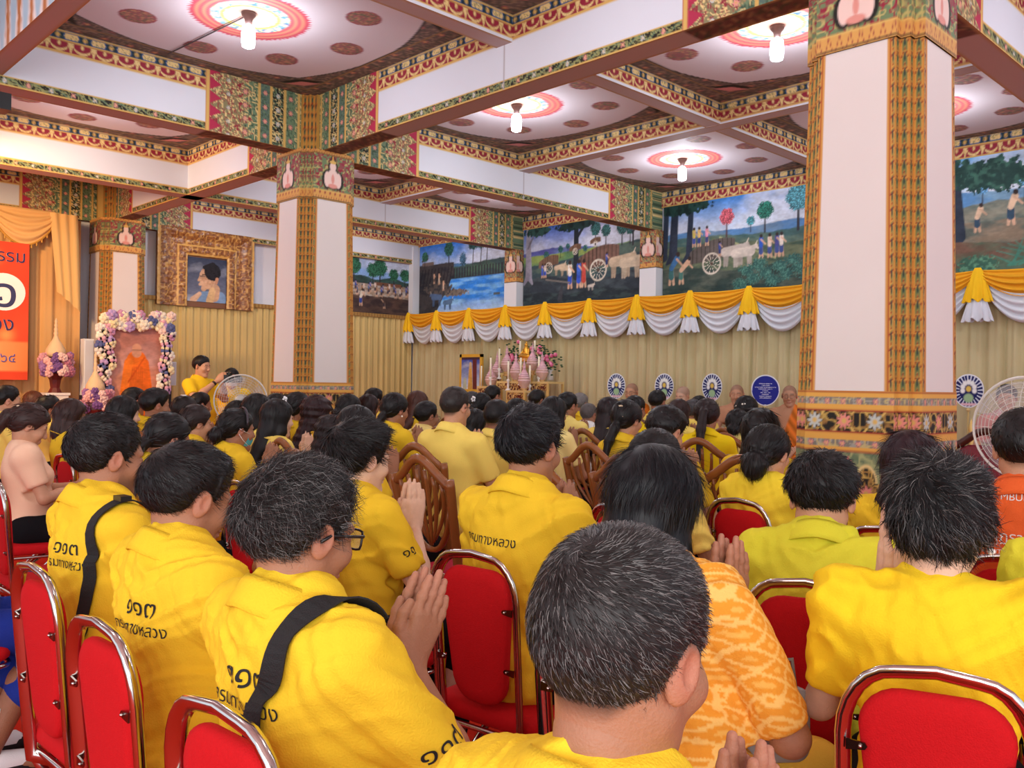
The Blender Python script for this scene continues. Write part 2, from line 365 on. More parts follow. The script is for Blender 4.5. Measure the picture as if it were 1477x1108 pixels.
def petals(u, v, H):
    s = .055; q = ((u/s) % 1)-.5; c = base(u, S(214, 160, 86)); d = np.hypot(q*2.1, np.clip((v/H-.62), -1, 1)*1.6)
    c = mix(c, step(np.abs(np.abs(q)-.42*np.sqrt(np.clip(v/H*1.25, 0, 1)))-.035, .04), CRI); return mix(c, step(np.abs(v-H*.12)-.004), DK)
def column(x, y, label, k0=-1, half_only=False, zt=ZB, h=.007):
    m = MB(); st = .048
    def prof(a):   # closed stepped-square outline, returns points, local face coordinate, kind
        P = []; 
        q = [(a, -(a-2*st)), (a, a-2*st), (a-st, a-2*st), (a-st, a-st), (a-2*st, a-st), (a-2*st, a)]
        for r in range(4):
            cs, sn = [(1, 0), (0, 1), (-1, 0), (0, -1)][r]
            P += [(px*cs-py*sn, px*sn+py*cs) for px, py in q]
        return P
    def shell(z0, z1, a0, a1, colf, hz):
        nz = max(2, int((z1-z0)/hz)+1); zz = np.linspace(z0, z1, nz); Pa, Pb = np.array(prof(a0)), np.array(prof(a1)); n = len(Pa)
        for i in range(n):
            j = (i+1) % n; L = np.linalg.norm(Pa[j]-Pa[i]); kind = i % 6
            mid = (Pa[i]+Pa[j])/2
            nrm = np.array([Pa[j][1]-Pa[i][1], -(Pa[j][0]-Pa[i][0])])
            if nrm@np.array([-x, -y]) <= 0: nu = 2; zz2 = np.array([z0, z1])     # faces turned away
            else: nu = max(2, int(L/h)+1); zz2 = zz
            t = np.linspace(0, 1, nu); T, Z = np.meshgrid(t, zz2, indexing='ij'); f = (Z-z0)/(z1-z0)
            A = Pa[i]*(1-T[..., None])+Pa[j]*T[..., None]; Bq = Pb[i]*(1-T[..., None])+Pb[j]*T[..., None]; xy = A*(1-f[..., None])+Bq*f[..., None]
            P = np.concatenate([xy+np.array([x, y]), Z[..., None]], -1)
            m.grid(P, colf(T*L-L/2, Z-z0, L, kind))
    def c_shaft(u, v, L, kind):
        if kind == 0:
            c = f_white(S(226, 214, 208), 5)(u, v); W = L/2-.045; c = mix(c, step(W-np.abs(u)), S(206, 146, 62))
            c = mix(c, step(np.abs(np.abs(u)-W-.016)-.003), S(160, 60, 44)); s2 = np.abs(u)-W-.02
            return np.where((s2 > 0)[..., None], leafstrip(s2-.012, v, .014), c)
        return leafstrip(u, v, L/2+.002)
    def c_band(u, v, L, kind):         # painted base, top at ZP ; v measured up
        d = (ZP-zb0)-v; c = base(u, S(222, 166, 78))
        def scroll(c, a, b):
            m_ = (d > a) & (d < b); cc = filigree(u, d, S(128, 122, 112), S(196, 176, 120), S(160, 156, 146), 40, 4); k = np.floor((u+5)/.085)
            cc = flower(cc, u, d, (k+.5)*.085-5, (a+b)/2, .016, PNK, 6); return np.where(m_[..., None], cc, c)
        c = scroll(c, .035, .07); c = scroll(c, .245, .28)
        m_ = (d > .098) & (d < .205); cc = filigree(u, d, DK, S(190, 156, 82), S(150, 110, 60), 24, 8)
        k = np.floor((u+4.58)/.16); sgn = (k % 2 == 0); cc = mix(cc, step(np.abs(np.abs(d-.15)-.035+.0*u-.03*np.cos((u+4.58)/.16*2*PI))-.007), S(214, 178, 96))
        cc = np.where(sgn[..., None], flower(cc, u, d, (k+.5)*.16-4.58, .15, .042, S(226, 142, 128), 9), flower(cc, u, d, (k+.5)*.16-4.58, .15, .042, S(190, 194, 188), 8)); c = np.where(m_[..., None], cc, c)
        m_ = d > .30; cc = filigree(u, d, S(132, 142, 104), S(170, 172, 120), S(104, 122, 92), 26, 3); s = .2; k = np.floor((u+4)/s); uu = (u+4)-(k+.5)*s
        t = np.hypot(uu*1.15, (d-.45)*.72+.0*uu)-(.085*(1+.3*np.sign(d-.45))); cc = flower(cc, u, d, k*s-4, .35, .026, S(222, 130, 124), 5, out=GRD)
        inn = filigree(u, d, DK, S(206, 170, 90), S(170, 130, 70), 34, 6); inn = flower(inn, uu, d, 0, .5, .04, S(226, 140, 128), 8)
        cc = np.where((t < 0)[..., None], inn, cc); cc = mix(cc, step(np.abs(t)-.006), GOL); cc = mix(cc, step(.62-d), S(120, 40, 34)); cc = mix(cc, step(np.abs(d-.61)-.01), PLA)
        c = np.where(m_[..., None], cc, c); 
        for z_ in (.005, .098, .205, .30): c = mix(c, step(np.abs(d-z_)-.004), S(160, 60, 44))
        return c
    def c_capblk(u, v, L, kind):
        c = filigree(u, v, S(112, 132, 92), S(190, 176, 110), S(150, 40, 60), 30, 12); c = mix(c, step(.2-v, .05)*(vnoise(u, v, 34, 3) > .55)*.8, S(150, 52, 70))
        if kind == 0: c = deity(c, u, v, 0, .21, .36)
        H = .085; c = np.where((v < H)[..., None], petals(u+L, v, H), c); c = mix(c, step(np.abs(v-H)-.006), GO)
        return np.where((v > .42)[..., None], petals(u+L, v-.42, .05), c)
    zb0 = .0; ab = .318
    shell(.0, .62, ab*1.05, ab*1.05, lambda u, v, L, k: base(u, S(110, 40, 34)), .6)
    zb0 = .62; shell(.62, ZP, ab*1.035, ab*1.005, c_band, h)
    shell(ZP, ZQ, ab, .293, c_shaft, h)
    shell(ZQ, zt+.0, .302, .300, c_capblk, h)
    # fluted corner bundle between the beam ends
    def c_top(u, v, L, kind): return leafstrip(u, v, L/2+.002) if kind in (1, 2, 3, 4, 5) else mix(base(u, GOD), step(np.abs(u)-.1), GO)
    shell(zt, ZC, .235, .235, c_top, .02)
    o = m.build('painted_column', PAINT); tag(o, label, 'column'); return o
column(X1, Y1, 'huge square painted column with floral base, nearest the seats on the right')
column(X1, Y2, 'painted square column in the middle left, its left face warm pink', h=.009)
column(X1, Y3-.36, 'painted column behind the flower-framed monk picture, beside the stage curtain', h=.012)
# pilasters on the mural wall
for y, lab in ((YC, 'wall pilaster hidden behind the nearest big column'), (Y2, 'white wall pilaster between the two ox cart murals'), (YM, 'white wall pilaster between the river mural and the ox cart mural')):
    m = MB(); hw = .14; dp = .17
    def f(u, v):
        c = f_white(S(226, 228, 232), 3)(u, v); z = v+ZMB-.1
        cc = filigree(u, v, S(190, 150, 90), CRI, GRN, 36, 5); cc = deity(cc, u, z, hw, 3.33, .4); c = np.where((z > 3.12)[..., None], cc, c)
        return np.where(((z > 3.06) & (z <= 3.13))[..., None], petals(u, z-3.06, .07), c)
    m.patch((XW-dp, y-hw, ZMB-.1), (0, 2*hw, 0), (0, 0, ZB-ZMB+.1), f, h=.012)
    m.patch((XW, y-hw, ZMB-.1), (-dp, 0, 0), (0, 0, ZB-ZMB+.1), f, h=.012)
    m.patch((XW-dp, y+hw, ZMB-.1), (dp, 0, 0), (0, 0, ZB-ZMB+.1), f, h=.05)
    o = m.build('wall_pilaster', PAINT); tag(o, lab, 'pilaster')
m = MB(); m.box((XW-.06, Y3-.06, (ZMB+ZMT)/2), (.2, .2, ZMT-ZMB), S(226, 230, 236)); tag(m.build('corner_post', PAINT), 'plain white corner post between the crowd mural and the river mural', 'post')
# ceiling lamps
def lamp(x, y, label, prev=[None]):
    if prev[0] is None:
        o = empty('coffer_lamp', (x, y, ZC)); b = MB(); b.lathe([(.001, 0), (.055, 0), (.05, -.02), (.03, -.045), (.022, -.09), (.001, -.09)], col=S(120, 90, 84), k=16); b.build('lamp_base', GLOSSVC, o, True)
        b = MB(); b.lathe([(.001, -.085), (.03, -.09), (.046, -.11), (.05, -.16), (.05, -.21), (.044, -.245), (.02, -.255), (.001, -.256)], col=(1, 1, 1), k=18); b.build('lit_bulb', LAMPM, o, True); prev[0] = o
    else: o = copy_tree(prev[0]); o.location = (x, y, ZC)
    tag(o, label, 'lamp', 'bulbs in the ceiling coffers'); lamp_light(x, y, ZC-.36); return o
lamp(3.09, 6.0, 'glowing bulb in the big red medallion at the upper left'); lamp(5.95, 3.35, 'glowing bulb just left of the nearest big column'); lamp(5.92, 6.08, 'glowing bulb in the centre coffer behind the long beam'); lamp(8.66, 6.08, 'glowing bulb nearest the mural wall, lowest of the four')
for x, y in ((8.6, 3.3), (3.1, 3.35), (5.9, 8.8), (8.6, 8.8), (8.6, .6), (5.9, .6), (3.1, 8.8), (3.1, .6), (.4, 6), (.4, 3.3), (5.9, 11.5), (8.6, 11.5)): lamp_light(x, y, ZC-.33)
# wires from lamp along the ceiling
m = MB(); m.tube([(3.09, 6.0, ZC-.012), (3.0, 7.2, ZC-.012)], .006, S(90, 80, 80), 5); tag(m.build('ceiling_cable', VC), 'thin dark cable across the coffer beside the upper left bulb', 'cable')
# ================================================================== implicit-surface modeller (smooth unions meshed by surface nets)
class Vol:
    def __init__(s, lo, hi, h):
        s.lo = np.array(lo, float)-2*h; s.h = h; s.n = np.ceil((np.array(hi)-s.lo)/h).astype(int)+3
        s.F = np.full(s.n, 1., np.float32)
    def _blk(s, lo, hi):
        a = np.clip(np.floor((lo-s.lo)/s.h).astype(int), 0, s.n-1); b = np.clip(np.ceil((hi-s.lo)/s.h).astype(int)+1, 1, s.n)
        if (b <= a).any(): return None, None
        ax = [s.lo[i]+s.h*np.arange(a[i], b[i], dtype=np.float32) for i in range(3)]
        return tuple(slice(a[i], b[i]) for i in range(3)), np.stack(np.meshgrid(*ax, indexing='ij'), -1).astype(np.float32)
    def _put(s, sl, d, k, op):
        f = s.F[sl]
        if op == '+': h = np.clip(k-np.abs(f-d), 0, None)/k; s.F[sl] = np.minimum(f, d)-h*h*k*.25
        else: d = -d; h = np.clip(k-np.abs(f-d), 0, None)/k; s.F[sl] = np.maximum(f, d)+h*h*k*.25
    def cone(s, a, b, ra, rb, k=.02, op='+', sc=(1, 1, 1)):
        """round cone; sc squashes the space about the axis start (e.g. flatter in x)"""
        sc = np.array(sc, float); a = np.array(a, float); b = np.array(b, float); m = max(ra, rb)*1.0+k+2.5*s.h
        ext = m/np.minimum(sc, 1)
        sl, P = s._blk(np.minimum(a, b)-ext, np.maximum(a, b)+ext)
        if sl is None: return s
        A = a*sc; Bv = (b-a)*sc; p = P*sc-A; L2 = max(Bv@Bv, 1e-9); t = np.clip((p@Bv)/L2, 0, 1)
        d = np.linalg.norm(p-t[..., None]*Bv, axis=-1)-(ra+(rb-ra)*t); s._put(sl, d/ max(1, 1), k, op); return s
    def chain(s, pts, rs, k=.02, op='+', sc=(1, 1, 1)):
        for i in range(len(pts)-1): s.cone(pts[i], pts[i+1], rs[i], rs[i+1], k, op, sc)
        return s
    def ell(s, c, r, k=.02, op='+', R=None):
        c = np.array(c, float); r = np.array(r, float); m = (r if R is None else np.full(3, r.max()))+k+2.5*s.h
        sl, P = s._blk(c-m, c+m)
        if sl is None: return s
        p = P-c
        if R is not None: p = p@np.array(R)          # columns of R are the local axes
        k0 = np.linalg.norm(p/r, axis=-1); k1 = np.linalg.norm(p/(r*r), axis=-1)+1e-6; s._put(sl, k0*(k0-1)/k1, k, op); return s
    def func(s, f, k=.01, op='-', lo=None, hi=None):
        lo = s.lo if lo is None else np.array(lo); hi = s.lo+s.n*s.h if hi is None else np.array(hi)
        sl, P = s._blk(lo, hi)
        if sl is not None: s._put(sl, f(P), k, op)
        return s
    def mesh(s):
        F = s.F; n = np.array(F.shape); ins = F < 0
        c = [ins[i:n[0]-1+i, j:n[1]-1+j, k:n[2]-1+k] for i in (0, 1) for j in (0, 1) for k in (0, 1)]
        a = np.logical_or.reduce(c) & ~np.logical_and.reduce(c); idx = np.argwhere(a)
        if not len(idx): return np.zeros((0, 3)), np.zeros((0, 4), int)
        off = np.array([(i, j, k) for i in (0, 1) for j in (0, 1) for k in (0, 1)]); v = np.stack([F[tuple((idx+o).T)] for o in off], 1)
        acc = np.zeros((len(idx), 3)); cnt = np.zeros(len(idx))
        for p in range(8):
            for q in range(p+1, 8):
                if np.abs(off[p]-off[q]).sum() != 1: continue
                x = (v[:, p] < 0) != (v[:, q] < 0); t = np.where(x, v[:, p]/np.where(x, v[:, p]-v[:, q], 1), 0)
                acc += np.where(x[:, None], off[p]+(off[q]-off[p])*t[:, None], 0); cnt += x
        V = s.lo+(idx+acc/np.maximum(cnt, 1)[:, None])*s.h
        ids = np.full(n, -1, np.int64); ids[tuple(idx.T)] = np.arange(len(idx)); Q = []
        for ax in range(3):
            o = [0, 0, 0]; o[ax] = 1; A = ins[:n[0]-o[0], :n[1]-o[1], :n[2]-o[2]]; B = ins[o[0]:, o[1]:, o[2]:]; e = np.argwhere(A != B)
            u, w_ = [(1, 2), (2, 0), (0, 1)][ax]; e = e[(e[:, u] > 0) & (e[:, w_] > 0)]; du = np.zeros(3, int); du[u] = 1; dw = np.zeros(3, int); dw[w_] = 1
            q = np.stack([ids[tuple((e-du-dw).T)], ids[tuple((e-dw).T)], ids[tuple(e.T)], ids[tuple((e-du).T)]], 1)
            fl_ = ~A[tuple(e.T)]; q[fl_] = q[fl_][:, ::-1]; Q.append(q[(q >= 0).all(1)])
        return V, np.concatenate(Q)
def rot(yaw=0, pitch=0, roll=0):      # +pitch bends the +x axis downwards
    cy, sy, cp, sp, cr, sr = math.cos(yaw), math.sin(yaw), math.cos(pitch), math.sin(pitch), math.cos(roll), math.sin(roll)
    Rz = np.array([[cy, -sy, 0], [sy, cy, 0], [0, 0, 1]]); Ry = np.array([[cp, 0, sp], [0, 1, 0], [-sp, 0, cp]]); Rx = np.array([[1, 0, 0], [0, cr, -sr], [0, sr, cr]])
    return Rz@Ry@Rx

# ------------------------------------------------------------------ heads
SKINS = {'tan': S(166, 116, 88), 'mid': S(200, 150, 118), 'light': S(224, 182, 154), 'dark': S(146, 98, 72)}
def head_vol(v, fem=False, wide=1., full=True, nk=(-.035, 0, -.155)):
    """head in its own frame: +x is the face, origin between the ears, top z .118, chin z -.12"""
    s = wide
    v.ell((-.012, 0, .032), (.096, .076*s, .086), .02); v.ell((.026, 0, -.028), (.062, .058*s, .082), .03)
    v.cone((-.0, .046*s, -.05), (.060, .016, -.098), .020, .021, .03); v.cone((-.0, -.046*s, -.05), (.060, -.016, -.098), .020, .021, .03)
    v.ell((.070, 0, -.100), (.018, .022, .017), .02); v.cone((-.018, 0, -.05), nk, .050*s, .050, .03)
    if full:
        v.cone((.080, .012, .026), (.074, .046, .022), .008, .008, .014); v.cone((.080, -.012, .026), (.074, -.046, .022), .008, .008, .014)
        v.ell((.088, .031, .005), (.016, .017, .011), .012, '-'); v.ell((.088, -.031, .005), (.016, .017, .011), .012, '-')
        v.ell((.076, .031, .004), (.012, .014, .009), .004); v.ell((.076, -.031, .004), (.012, .014, .009), .004)
        v.ell((.058, .040, -.026), (.028, .026, .026), .02); v.ell((.058, -.040, -.026), (.028, .026, .026), .02)
    v.cone((.084, 0, .012), (.104, 0, -.026), .008, .012, .012)
    if full:
        v.ell((.098, .011, -.030), (.010, .008, .008), .006); v.ell((.098, -.011, -.030), (.010, .008, .008), .006)
        v.ell((.089, 0, -.056), (.009, .024, .006), .006); v.ell((.087, 0, -.068), (.009, .020, .007), .006); v.ell((.097, 0, -.0625), (.006, .024, .0022), .003, '-')
    for sg in (1, -1):
        R = rot(sg*.45, .18, 0)
        v.ell((-.010, sg*.079*s, -.004), (.019, .008, .032), .006, R=R)
        if full:
            v.ell((-.006, sg*.088*s, .002), (.010, .006, .018), .004, '-', R=R); v.ell((.003, sg*.083*s, -.006), (.005, .004, .008), .004)
def head_col(P, skin, beard=0, brow=True, buzz=None, hat=S(30, 26, 26)):
    n = len(P); c = np.tile(skin, (n, 1)); x, y, z = P.T; ay = np.abs(y)
    c = mix(c, .5*np.exp(-((x-.095)**2/.0004+y**2/.0006+(z+.0625)**2/.00012)), S(176, 92, 86))
    c = mix(c, .35*np.exp(-((ay-.08)**2/.0003+(x+.01)**2/.0006+z**2/.0012)), S(200, 110, 90))
    if brow: c = mix(c, .85*np.exp(-((z-.026-.004*np.cos((ay-.03)*60))**2/.000016))*(x > .055)*(ay > .012)*(ay < .05), hat)
    m = np.exp(-((z-.003)**2/.000006+(ay-.031)**2/.00012)); c = mix(c, .8*m*(x > .07), hat)
    if beard: c = mix(c, beard*np.clip((-.035-z)/.03, 0, 1)*(x > .01)*(np.hypot(x-.09, y)+0 > .02)*(z > -.14), S(60, 46, 40))
    if buzz is not None:     # clipped sides: colour of stubble above the hairline
        c = mix(c, buzz*np.clip((z-hairline(x))/.02, 0, 1), hat)
    return c
def hairline(x): return np.interp(x, [-.12, -.06, -.035, -.02, .012, .022, .045, .066, .09], [-.068, -.062, -.03, .012, .012, -.012, .03, .055, .072])
def short_hair(v, t=.014, top=.0, noise=.0, seed=0, taper=1., part=0., sc=30, front=.0, nape=0.):
    c = np.array([-.012, 0, .032]); r0 = np.array([.096, .076, .086])
    def f(P):
        p = P-c; k0 = np.linalg.norm(p/r0, axis=-1); k1 = np.linalg.norm(p/(r0*r0), axis=-1)+1e-6; d = k0*(k0-1)/k1
        zl = hairline(P[..., 0]-.0)-nape*np.clip((-.01-P[..., 0])/.03, 0, 1); hgt = np.clip((P[..., 2]-zl)/.07, 0, 1)
        th = .003+t*(hgt**taper)+top*np.clip((P[..., 2]-.06)/.05, 0, 1)+front*np.clip((P[..., 0]-.03)/.05, 0, 1)*np.clip((P[..., 2]-.06)/.03, 0, 1)
        if noise:
            th = th+noise*(fbm(P[..., 0]*1.0+P[..., 1]*.7, P[..., 1]-P[..., 2]*.8, sc, seed, 3)-.5)*2*hgt
        return np.maximum(d-th, (zl-P[..., 2])*.6)
    v.func(f, .004, '+')
def long_hair(v, kind, L=.36, t=.018, seed=0, fringe=True):
    c = np.array([-.014, 0, .032]); r0 = np.array([.097, .077, .087])
    def f(P):
        p = P-c; k0 = np.linalg.norm(p/r0, axis=-1); k1 = np.linalg.norm(p/(r0*r0), axis=-1)+1e-6; d = k0*(k0-1)/k1-t
        if kind in ('long', 'bob', 'wavy'): zl = np.interp(P[..., 0], [-.12, -.0, .03, .06, .095], [-.30, -.30, -.02, .035 if fringe else .06, .05 if fringe else .085])
        else: zl = hairline(P[..., 0]-.004)-.002
        return np.maximum(d, (zl-P[..., 2])*.6)
    v.func(f, .008, '+')
    if kind in ('long', 'wavy', 'bob'):
        wv = .012 if kind == 'wavy' else 0
        LL = .12 if kind == 'bob' else L; e = .088 if kind == 'bob' else (.090 if kind == 'wavy' else .072)
        v.chain([(-.035, 0, .02), (-.06, 0, -.08), (-.10 if kind != 'bob' else -.06, 0, -min(LL, .2)), (-.185 if kind != 'bob' else -.06, 0, -LL)], [.078, .080, e*.86, e*.6], .03, sc=(1.3, 1, 1))
        for sg in (1, -1): v.chain([(-.0, sg*.06, .02), (-.0, sg*.068, -.08), (-.06, sg*.065, -min(LL, .2))], [.034, .032, .024], .03)
        if wv: v.F += (wv*.35*np.sin(np.arange(v.n[2])*v.h*110)[None, None, :]+.25*wv*np.sin(np.arange(v.n[1])*v.h*160)[None, :, None]).astype(np.float32)
    if kind == 'pony': v.chain([(-.105, 0, .05), (-.145, 0, .02), (-.165, .01, -.10), (-.20, .02, -L)], [.026, .030, .034, .010], .012)
    if kind == 'lowpony': v.chain([(-.09, 0, -.02), (-.118, .0, -.06), (-.15, .01, -.14), (-.19, .02, -L)], [.03, .030, .030, .010], .012)
    if kind == 'bun': v.ell((-.118, 0, -.035), (.045, .055, .05), .01)
    if kind == 'scrunchie':
        v.ell((-.115, .0, -.055), (.05, .06, .065), .01)
        for a in range(9): v.ell((-.105+.012*math.sin(a*2.1), .055*math.cos(a*.7), -.03+.058*math.sin(a*.7)), (.022, .02, .02), .008)
    if kind == 'curlpony':
        v.chain([(-.09, 0, .03), (-.125, 0, .02), (-.14, 0, -.05), (-.15, .01, -.11), (-.12, .02, -.13)], [.03, .034, .034, .03, .012], .012)
class Strands:
    def __init__(s): s.V = []; s.F = []; s.C = []; s.n = 0
def hair_strands(V, Q, N, L, wdt, flow, lift, col, curl=0, seg=4, gray=0, seed=0, keep=None, droop=0, gcol=S(112, 109, 107)):
    """ribbons rooted on the hair volume; flow(P)->direction"""
    rng = np.random.default_rng(seed); T = np.concatenate([Q[:, [0, 1, 2]], Q[:, [0, 2, 3]]]); a, b, c = V[T[:, 0]], V[T[:, 1]], V[T[:, 2]]
    n = np.cross(b-a, c-a); A = np.linalg.norm(n, axis=1); pick = rng.choice(len(T), N, p=A/A.sum()); r1, r2 = rng.random(N), rng.random(N); sw = r1+r2 > 1; r1[sw] = 1-r1[sw]; r2[sw] = 1-r2[sw]
    P = a[pick]+(b-a)[pick]*r1[:, None]+(c-a)[pick]*r2[:, None]; Nn = n[pick]/(A[pick][:, None]+1e-12)
    if keep is not None: k = keep(P); P, Nn = P[k], Nn[k]; N = len(P)
    D = flow(P)+rng.normal(0, .25, (N, 3)); D -= Nn*(D*Nn).sum(1)[:, None]; D /= np.linalg.norm(D, axis=1)[:, None]+1e-9
    ln = L*rng.uniform(.6, 1.25, N); ph = rng.uniform(0, 6.28, N); Sd = np.cross(Nn, D); pts = []; 
    for i in range(seg+1):
        t = i/seg; q = P+D*(t*ln)[:, None]+Nn*((lift*t-(.6*lift)*t*t)*ln-.0015)[:, None]+Sd*(curl*np.sin(ph+t*5)*ln)[:, None]; q[:, 2] -= droop*ln*t*t; pts.append(q)
    W = Sd*math.cos(.5)+Nn*math.sin(.5)*rng.choice([-1, 1], N)[:, None]; VV = []
    for i in range(seg+1): wd = wdt*(1-.85*(i/seg)**2); VV += [pts[i]-W*wd/2, pts[i]+W*wd/2]
    VV = np.stack(VV, 1).reshape(-1, 3); k = 2*(seg+1); o = (np.arange(N)*k)[:, None]
    F = np.concatenate([np.stack([o+2*i, o+2*i+1, o+2*i+3, o+2*i+2], -1).reshape(-1, 4) for i in range(seg)])
    cc = col*rng.uniform(.5, 1.5, (N, 1)); g = rng.random(N) < gray; cc[g] = gcol*rng.uniform(.5, 1.2, (g.sum(), 1)); return VV, F, np.repeat(cc, k, 0)
HAIRM = mat('hair', rough=.45, vc=True, spec=.3)
SKINM = mat('skin', rough=.5, vc=True, spec=.35, bump=.22, bscale=260, var=.07)
SKINM.node_tree.nodes['Principled BSDF'].inputs['Subsurface Weight'].default_value = .0

# ------------------------------------------------------------------ hands
def hand(v, wr, u, t_, n_, size=1., curl=.0, k=.006, thumb=1.):
    """wr wrist point, u finger direction, t_ towards the thumb side, n_ palm normal (towards what is held)"""
    wr, u, t_, n_ = (np.array(a, float) for a in (wr, u, t_, n_)); u /= np.linalg.norm(u); t_ -= u*(t_@u); t_ /= np.linalg.norm(t_); n_ = n_-u*(n_@u)-t_*(n_@t_); n_ /= np.linalg.norm(n_); s = size
    P = lambda a, b, c: wr+(u*a+t_*b+n_*c)*s
    for b, l in ((.027, .088), (.009, .092), (-.010, .086), (-.027, .078)): v.cone(P(.015, b*.55, 0), P(l, b, 0), .0155*s, .0125*s, .014)
    v.cone(P(.02, .016, .004), P(.05, .030, .008), .016*s, .013*s, .012)
    for b, l0, L in ((.029, .086, .070), (.0095, .092, .080), (-.0105, .087, .074), (-.029, .077, .058)):
        a0 = P(l0, b, 0); a1 = P(l0+L*.48, b*1.02, L*.48*curl); a2 = P(l0+L*.78, b*1.0, L*(.48*curl+.3*curl*1.8)); a3 = P(l0+L*(1-.1*curl), b*.98, L*(.7*curl+.6*curl))
        v.chain([a0, a1, a2, a3], [.0098*s, .0088*s, .0082*s, .0068*s], k)
        v.ell(a1, (.0096*s,)*3, k)
    b0, b1, b2, b3 = P(.028, .030, .006), P(.058, .046*thumb, .012), P(.082, .050*thumb, .010), P(.103, .047*thumb, .006)
    v.chain([b0, b1, b2, b3], [.0145*s, .0115*s, .0100*s, .0078*s], k)

# ------------------------------------------------------------------ a seated (or standing) person
def person(px, py, hp, yaw, label, name='person', hair='short', skin='tan', shirt=(246, 206, 30), sex='m', hx=None, lean=0., hpitch=.1, hyaw=0., hroll=0.,
           wide=1., h=None, hcol=(22, 19, 19), hands=True, pants=(26, 26, 32), collar=True, acc=(), d=None, gray=0., beard=0, strands=0, hopt={}, slen=.02, group=None,
           hand_up=.0, sleeve=.30, build=1., stand=False, zfeet=0., seat=.46, praytilt=.95, hlong=.36, arms='pray', legs=True, wrist=(.24, 0, .36), elbow=(.12, .24, .17), ankx=.36, skirt=None, cross=False, robe=None, pattern=None, neckx=0., lat=0., puff=0, ztop=None, lift=.35, curl=0, swidth=.0011, detail=None, armskin=None):
    """px,py: where the top of the head is seen; hp: its height there in pixels; yaw: heading, 0 = towards the monks' wall (+X)"""
    if d is None: d = FPX*.238/hp
    top = at(px, py, d); 
    near = d < 2.2; mid_ = d < 4.2
    if h is None: h = .0052 if near else (.008 if mid_ else .013)
    hh = .0032 if near else (.0055 if mid_ else .0085)
    rng = random.Random(int(px*7+py)); yr = math.radians(yaw)
    sk = SKINS[skin]; hc = S(*hcol); sc_ = .93 if sex == 'f' else 1.; B_s = build*(.9 if sex == 'f' else 1.)
    # head frame position from the seen crown
    RH = rot(math.radians(hyaw), hpitch, hroll)                     # local to the body
    crown = RH@np.array([-.01, 0, .118+(hopt.get('t', .016)+hopt.get('top', 0))*.9+(slen*lift*.3 if d < 2.5 else 0)])
    # body frame: origin on the floor below the pelvis
    ct, st_ = math.cos(lean), math.sin(lean)
    if stand: pelvis = np.array([0, 0, .93])
    else: pelvis = np.array([0, 0, seat+.10])
    neck0 = np.array([-.01, 0, .50 if not stand else .52]); hc0 = np.array([.022, 0, (.645 if not stand else .67)+neckx])      # relative to pelvis, upright
    def tor(p):        # torso lean about the pelvis
        p = np.asarray(p, float); return np.array([p[0]*ct+p[2]*st_, p[1], -p[0]*st_+p[2]*ct])
    want = top[2]-zfeet-crown[2]-pelvis[2]; k = want/tor(hc0)[2]; k = min(max(k, .84), 1.16)      # stretch of the trunk so the crown is where it is seen
    dz = want-k*tor(hc0)[2]; pelvis[2] += dz if abs(dz) < .3 else math.copysign(.3, dz)
    T = lambda x, y, z: pelvis+tor((x, y*B_s+lat*z/.645, z*k))
    Hc = T(*hc0); cy, sy = math.cos(yr), math.sin(yr)
    base_ = np.array([top[0], top[1]])-np.array([(Hc+crown)[0]*cy-(Hc+crown)[1]*sy, (Hc+crown)[0]*sy+(Hc+crown)[1]*cy])
    loc = (base_[0], base_[1], zfeet)
    # ---- body surface: arms, neck, legs; the head is a finer patch of the same mesh
    lo, hi = (-.35, -.42, 0), (.85, .42, 1.25+.6*stand)
    sh = [T(-.005, .175, .455), T(-.005, -.175, .455)]
    pc = np.array([pelvis[0]+wrist[0], wrist[1], pelvis[2]+wrist[2]*k+hand_up])           # wrists of the praying pair
    lo = (-.4, -.45, -.02); hi = (.9, .45, float(Hc[2]+.2)); b = Vol(lo, hi, h)
    b.cone(T(-.012, 0, .56+neckx), T(-.005, 0, .46), .050, .048, .03)
    R_, Ls = [], []
    b.chain([T(-.01, 0, .46), T(0, 0, .2), pelvis], [.045, .07, .08], .03); b.cone(T(-.005, .17, .45), T(-.005, -.17, .45), .04, .04, .03)
    for i, sg in enumerate((1, -1)):
        s0 = sh[i]
        if arms == 'pray': el = T(elbow[0], sg*elbow[1], elbow[2]); wr = pc+np.array([0, sg*.020, 0])
        elif arms == 'lap': el = T(.05, sg*.24, .20); wr = pelvis+np.array([.26, sg*.08, .10])
        elif arms == 'phone': el = T(.08, sg*.23, .20); wr = pelvis+np.array([.30, sg*.05, .22])
        elif arms == 'camera': el = T(.14, sg*.24, .28); wr = T(.27, sg*.05, .50)
        elif arms == 'hang': el = T(.0, sg*.25, .17); wr = T(.06, sg*.24, -.08)
        Ls.append((s0, el, wr)); b.chain([s0, (s0+el)/2, el, (el*.6+wr*.4), wr], [.046*B_s, .044*B_s, .037*B_s, .036*B_s, .024], .02)
        if hands:
            if arms == 'pray': u = np.array([1-praytilt, 0, praytilt]); t_ = np.array([-praytilt, 0, 1-praytilt]); n_ = np.array([0, -sg, 0])
            elif arms == 'phone': u = np.array([.8, -sg*.3, .5]); t_ = np.array([-.3, 0, .8]); n_ = np.array([0, -sg, 0])
            elif arms == 'camera': u = np.array([.7, -sg*.3, .5]); t_ = np.array([-.3, 0, .8]); n_ = np.array([0, -sg, 0.])
            else: u = wr-el; t_ = np.array([.5, -sg*.8, 0]); n_ = np.array([0, -sg*.3, -1.])
            if not near: hand(b, wr, u, t_, n_, 1.05, .05 if arms == 'pray' else .5, k=.006)
            else: Ls[-1] += ((u, t_, n_),)
    # legs
    hip, knee, ank = [], [], []
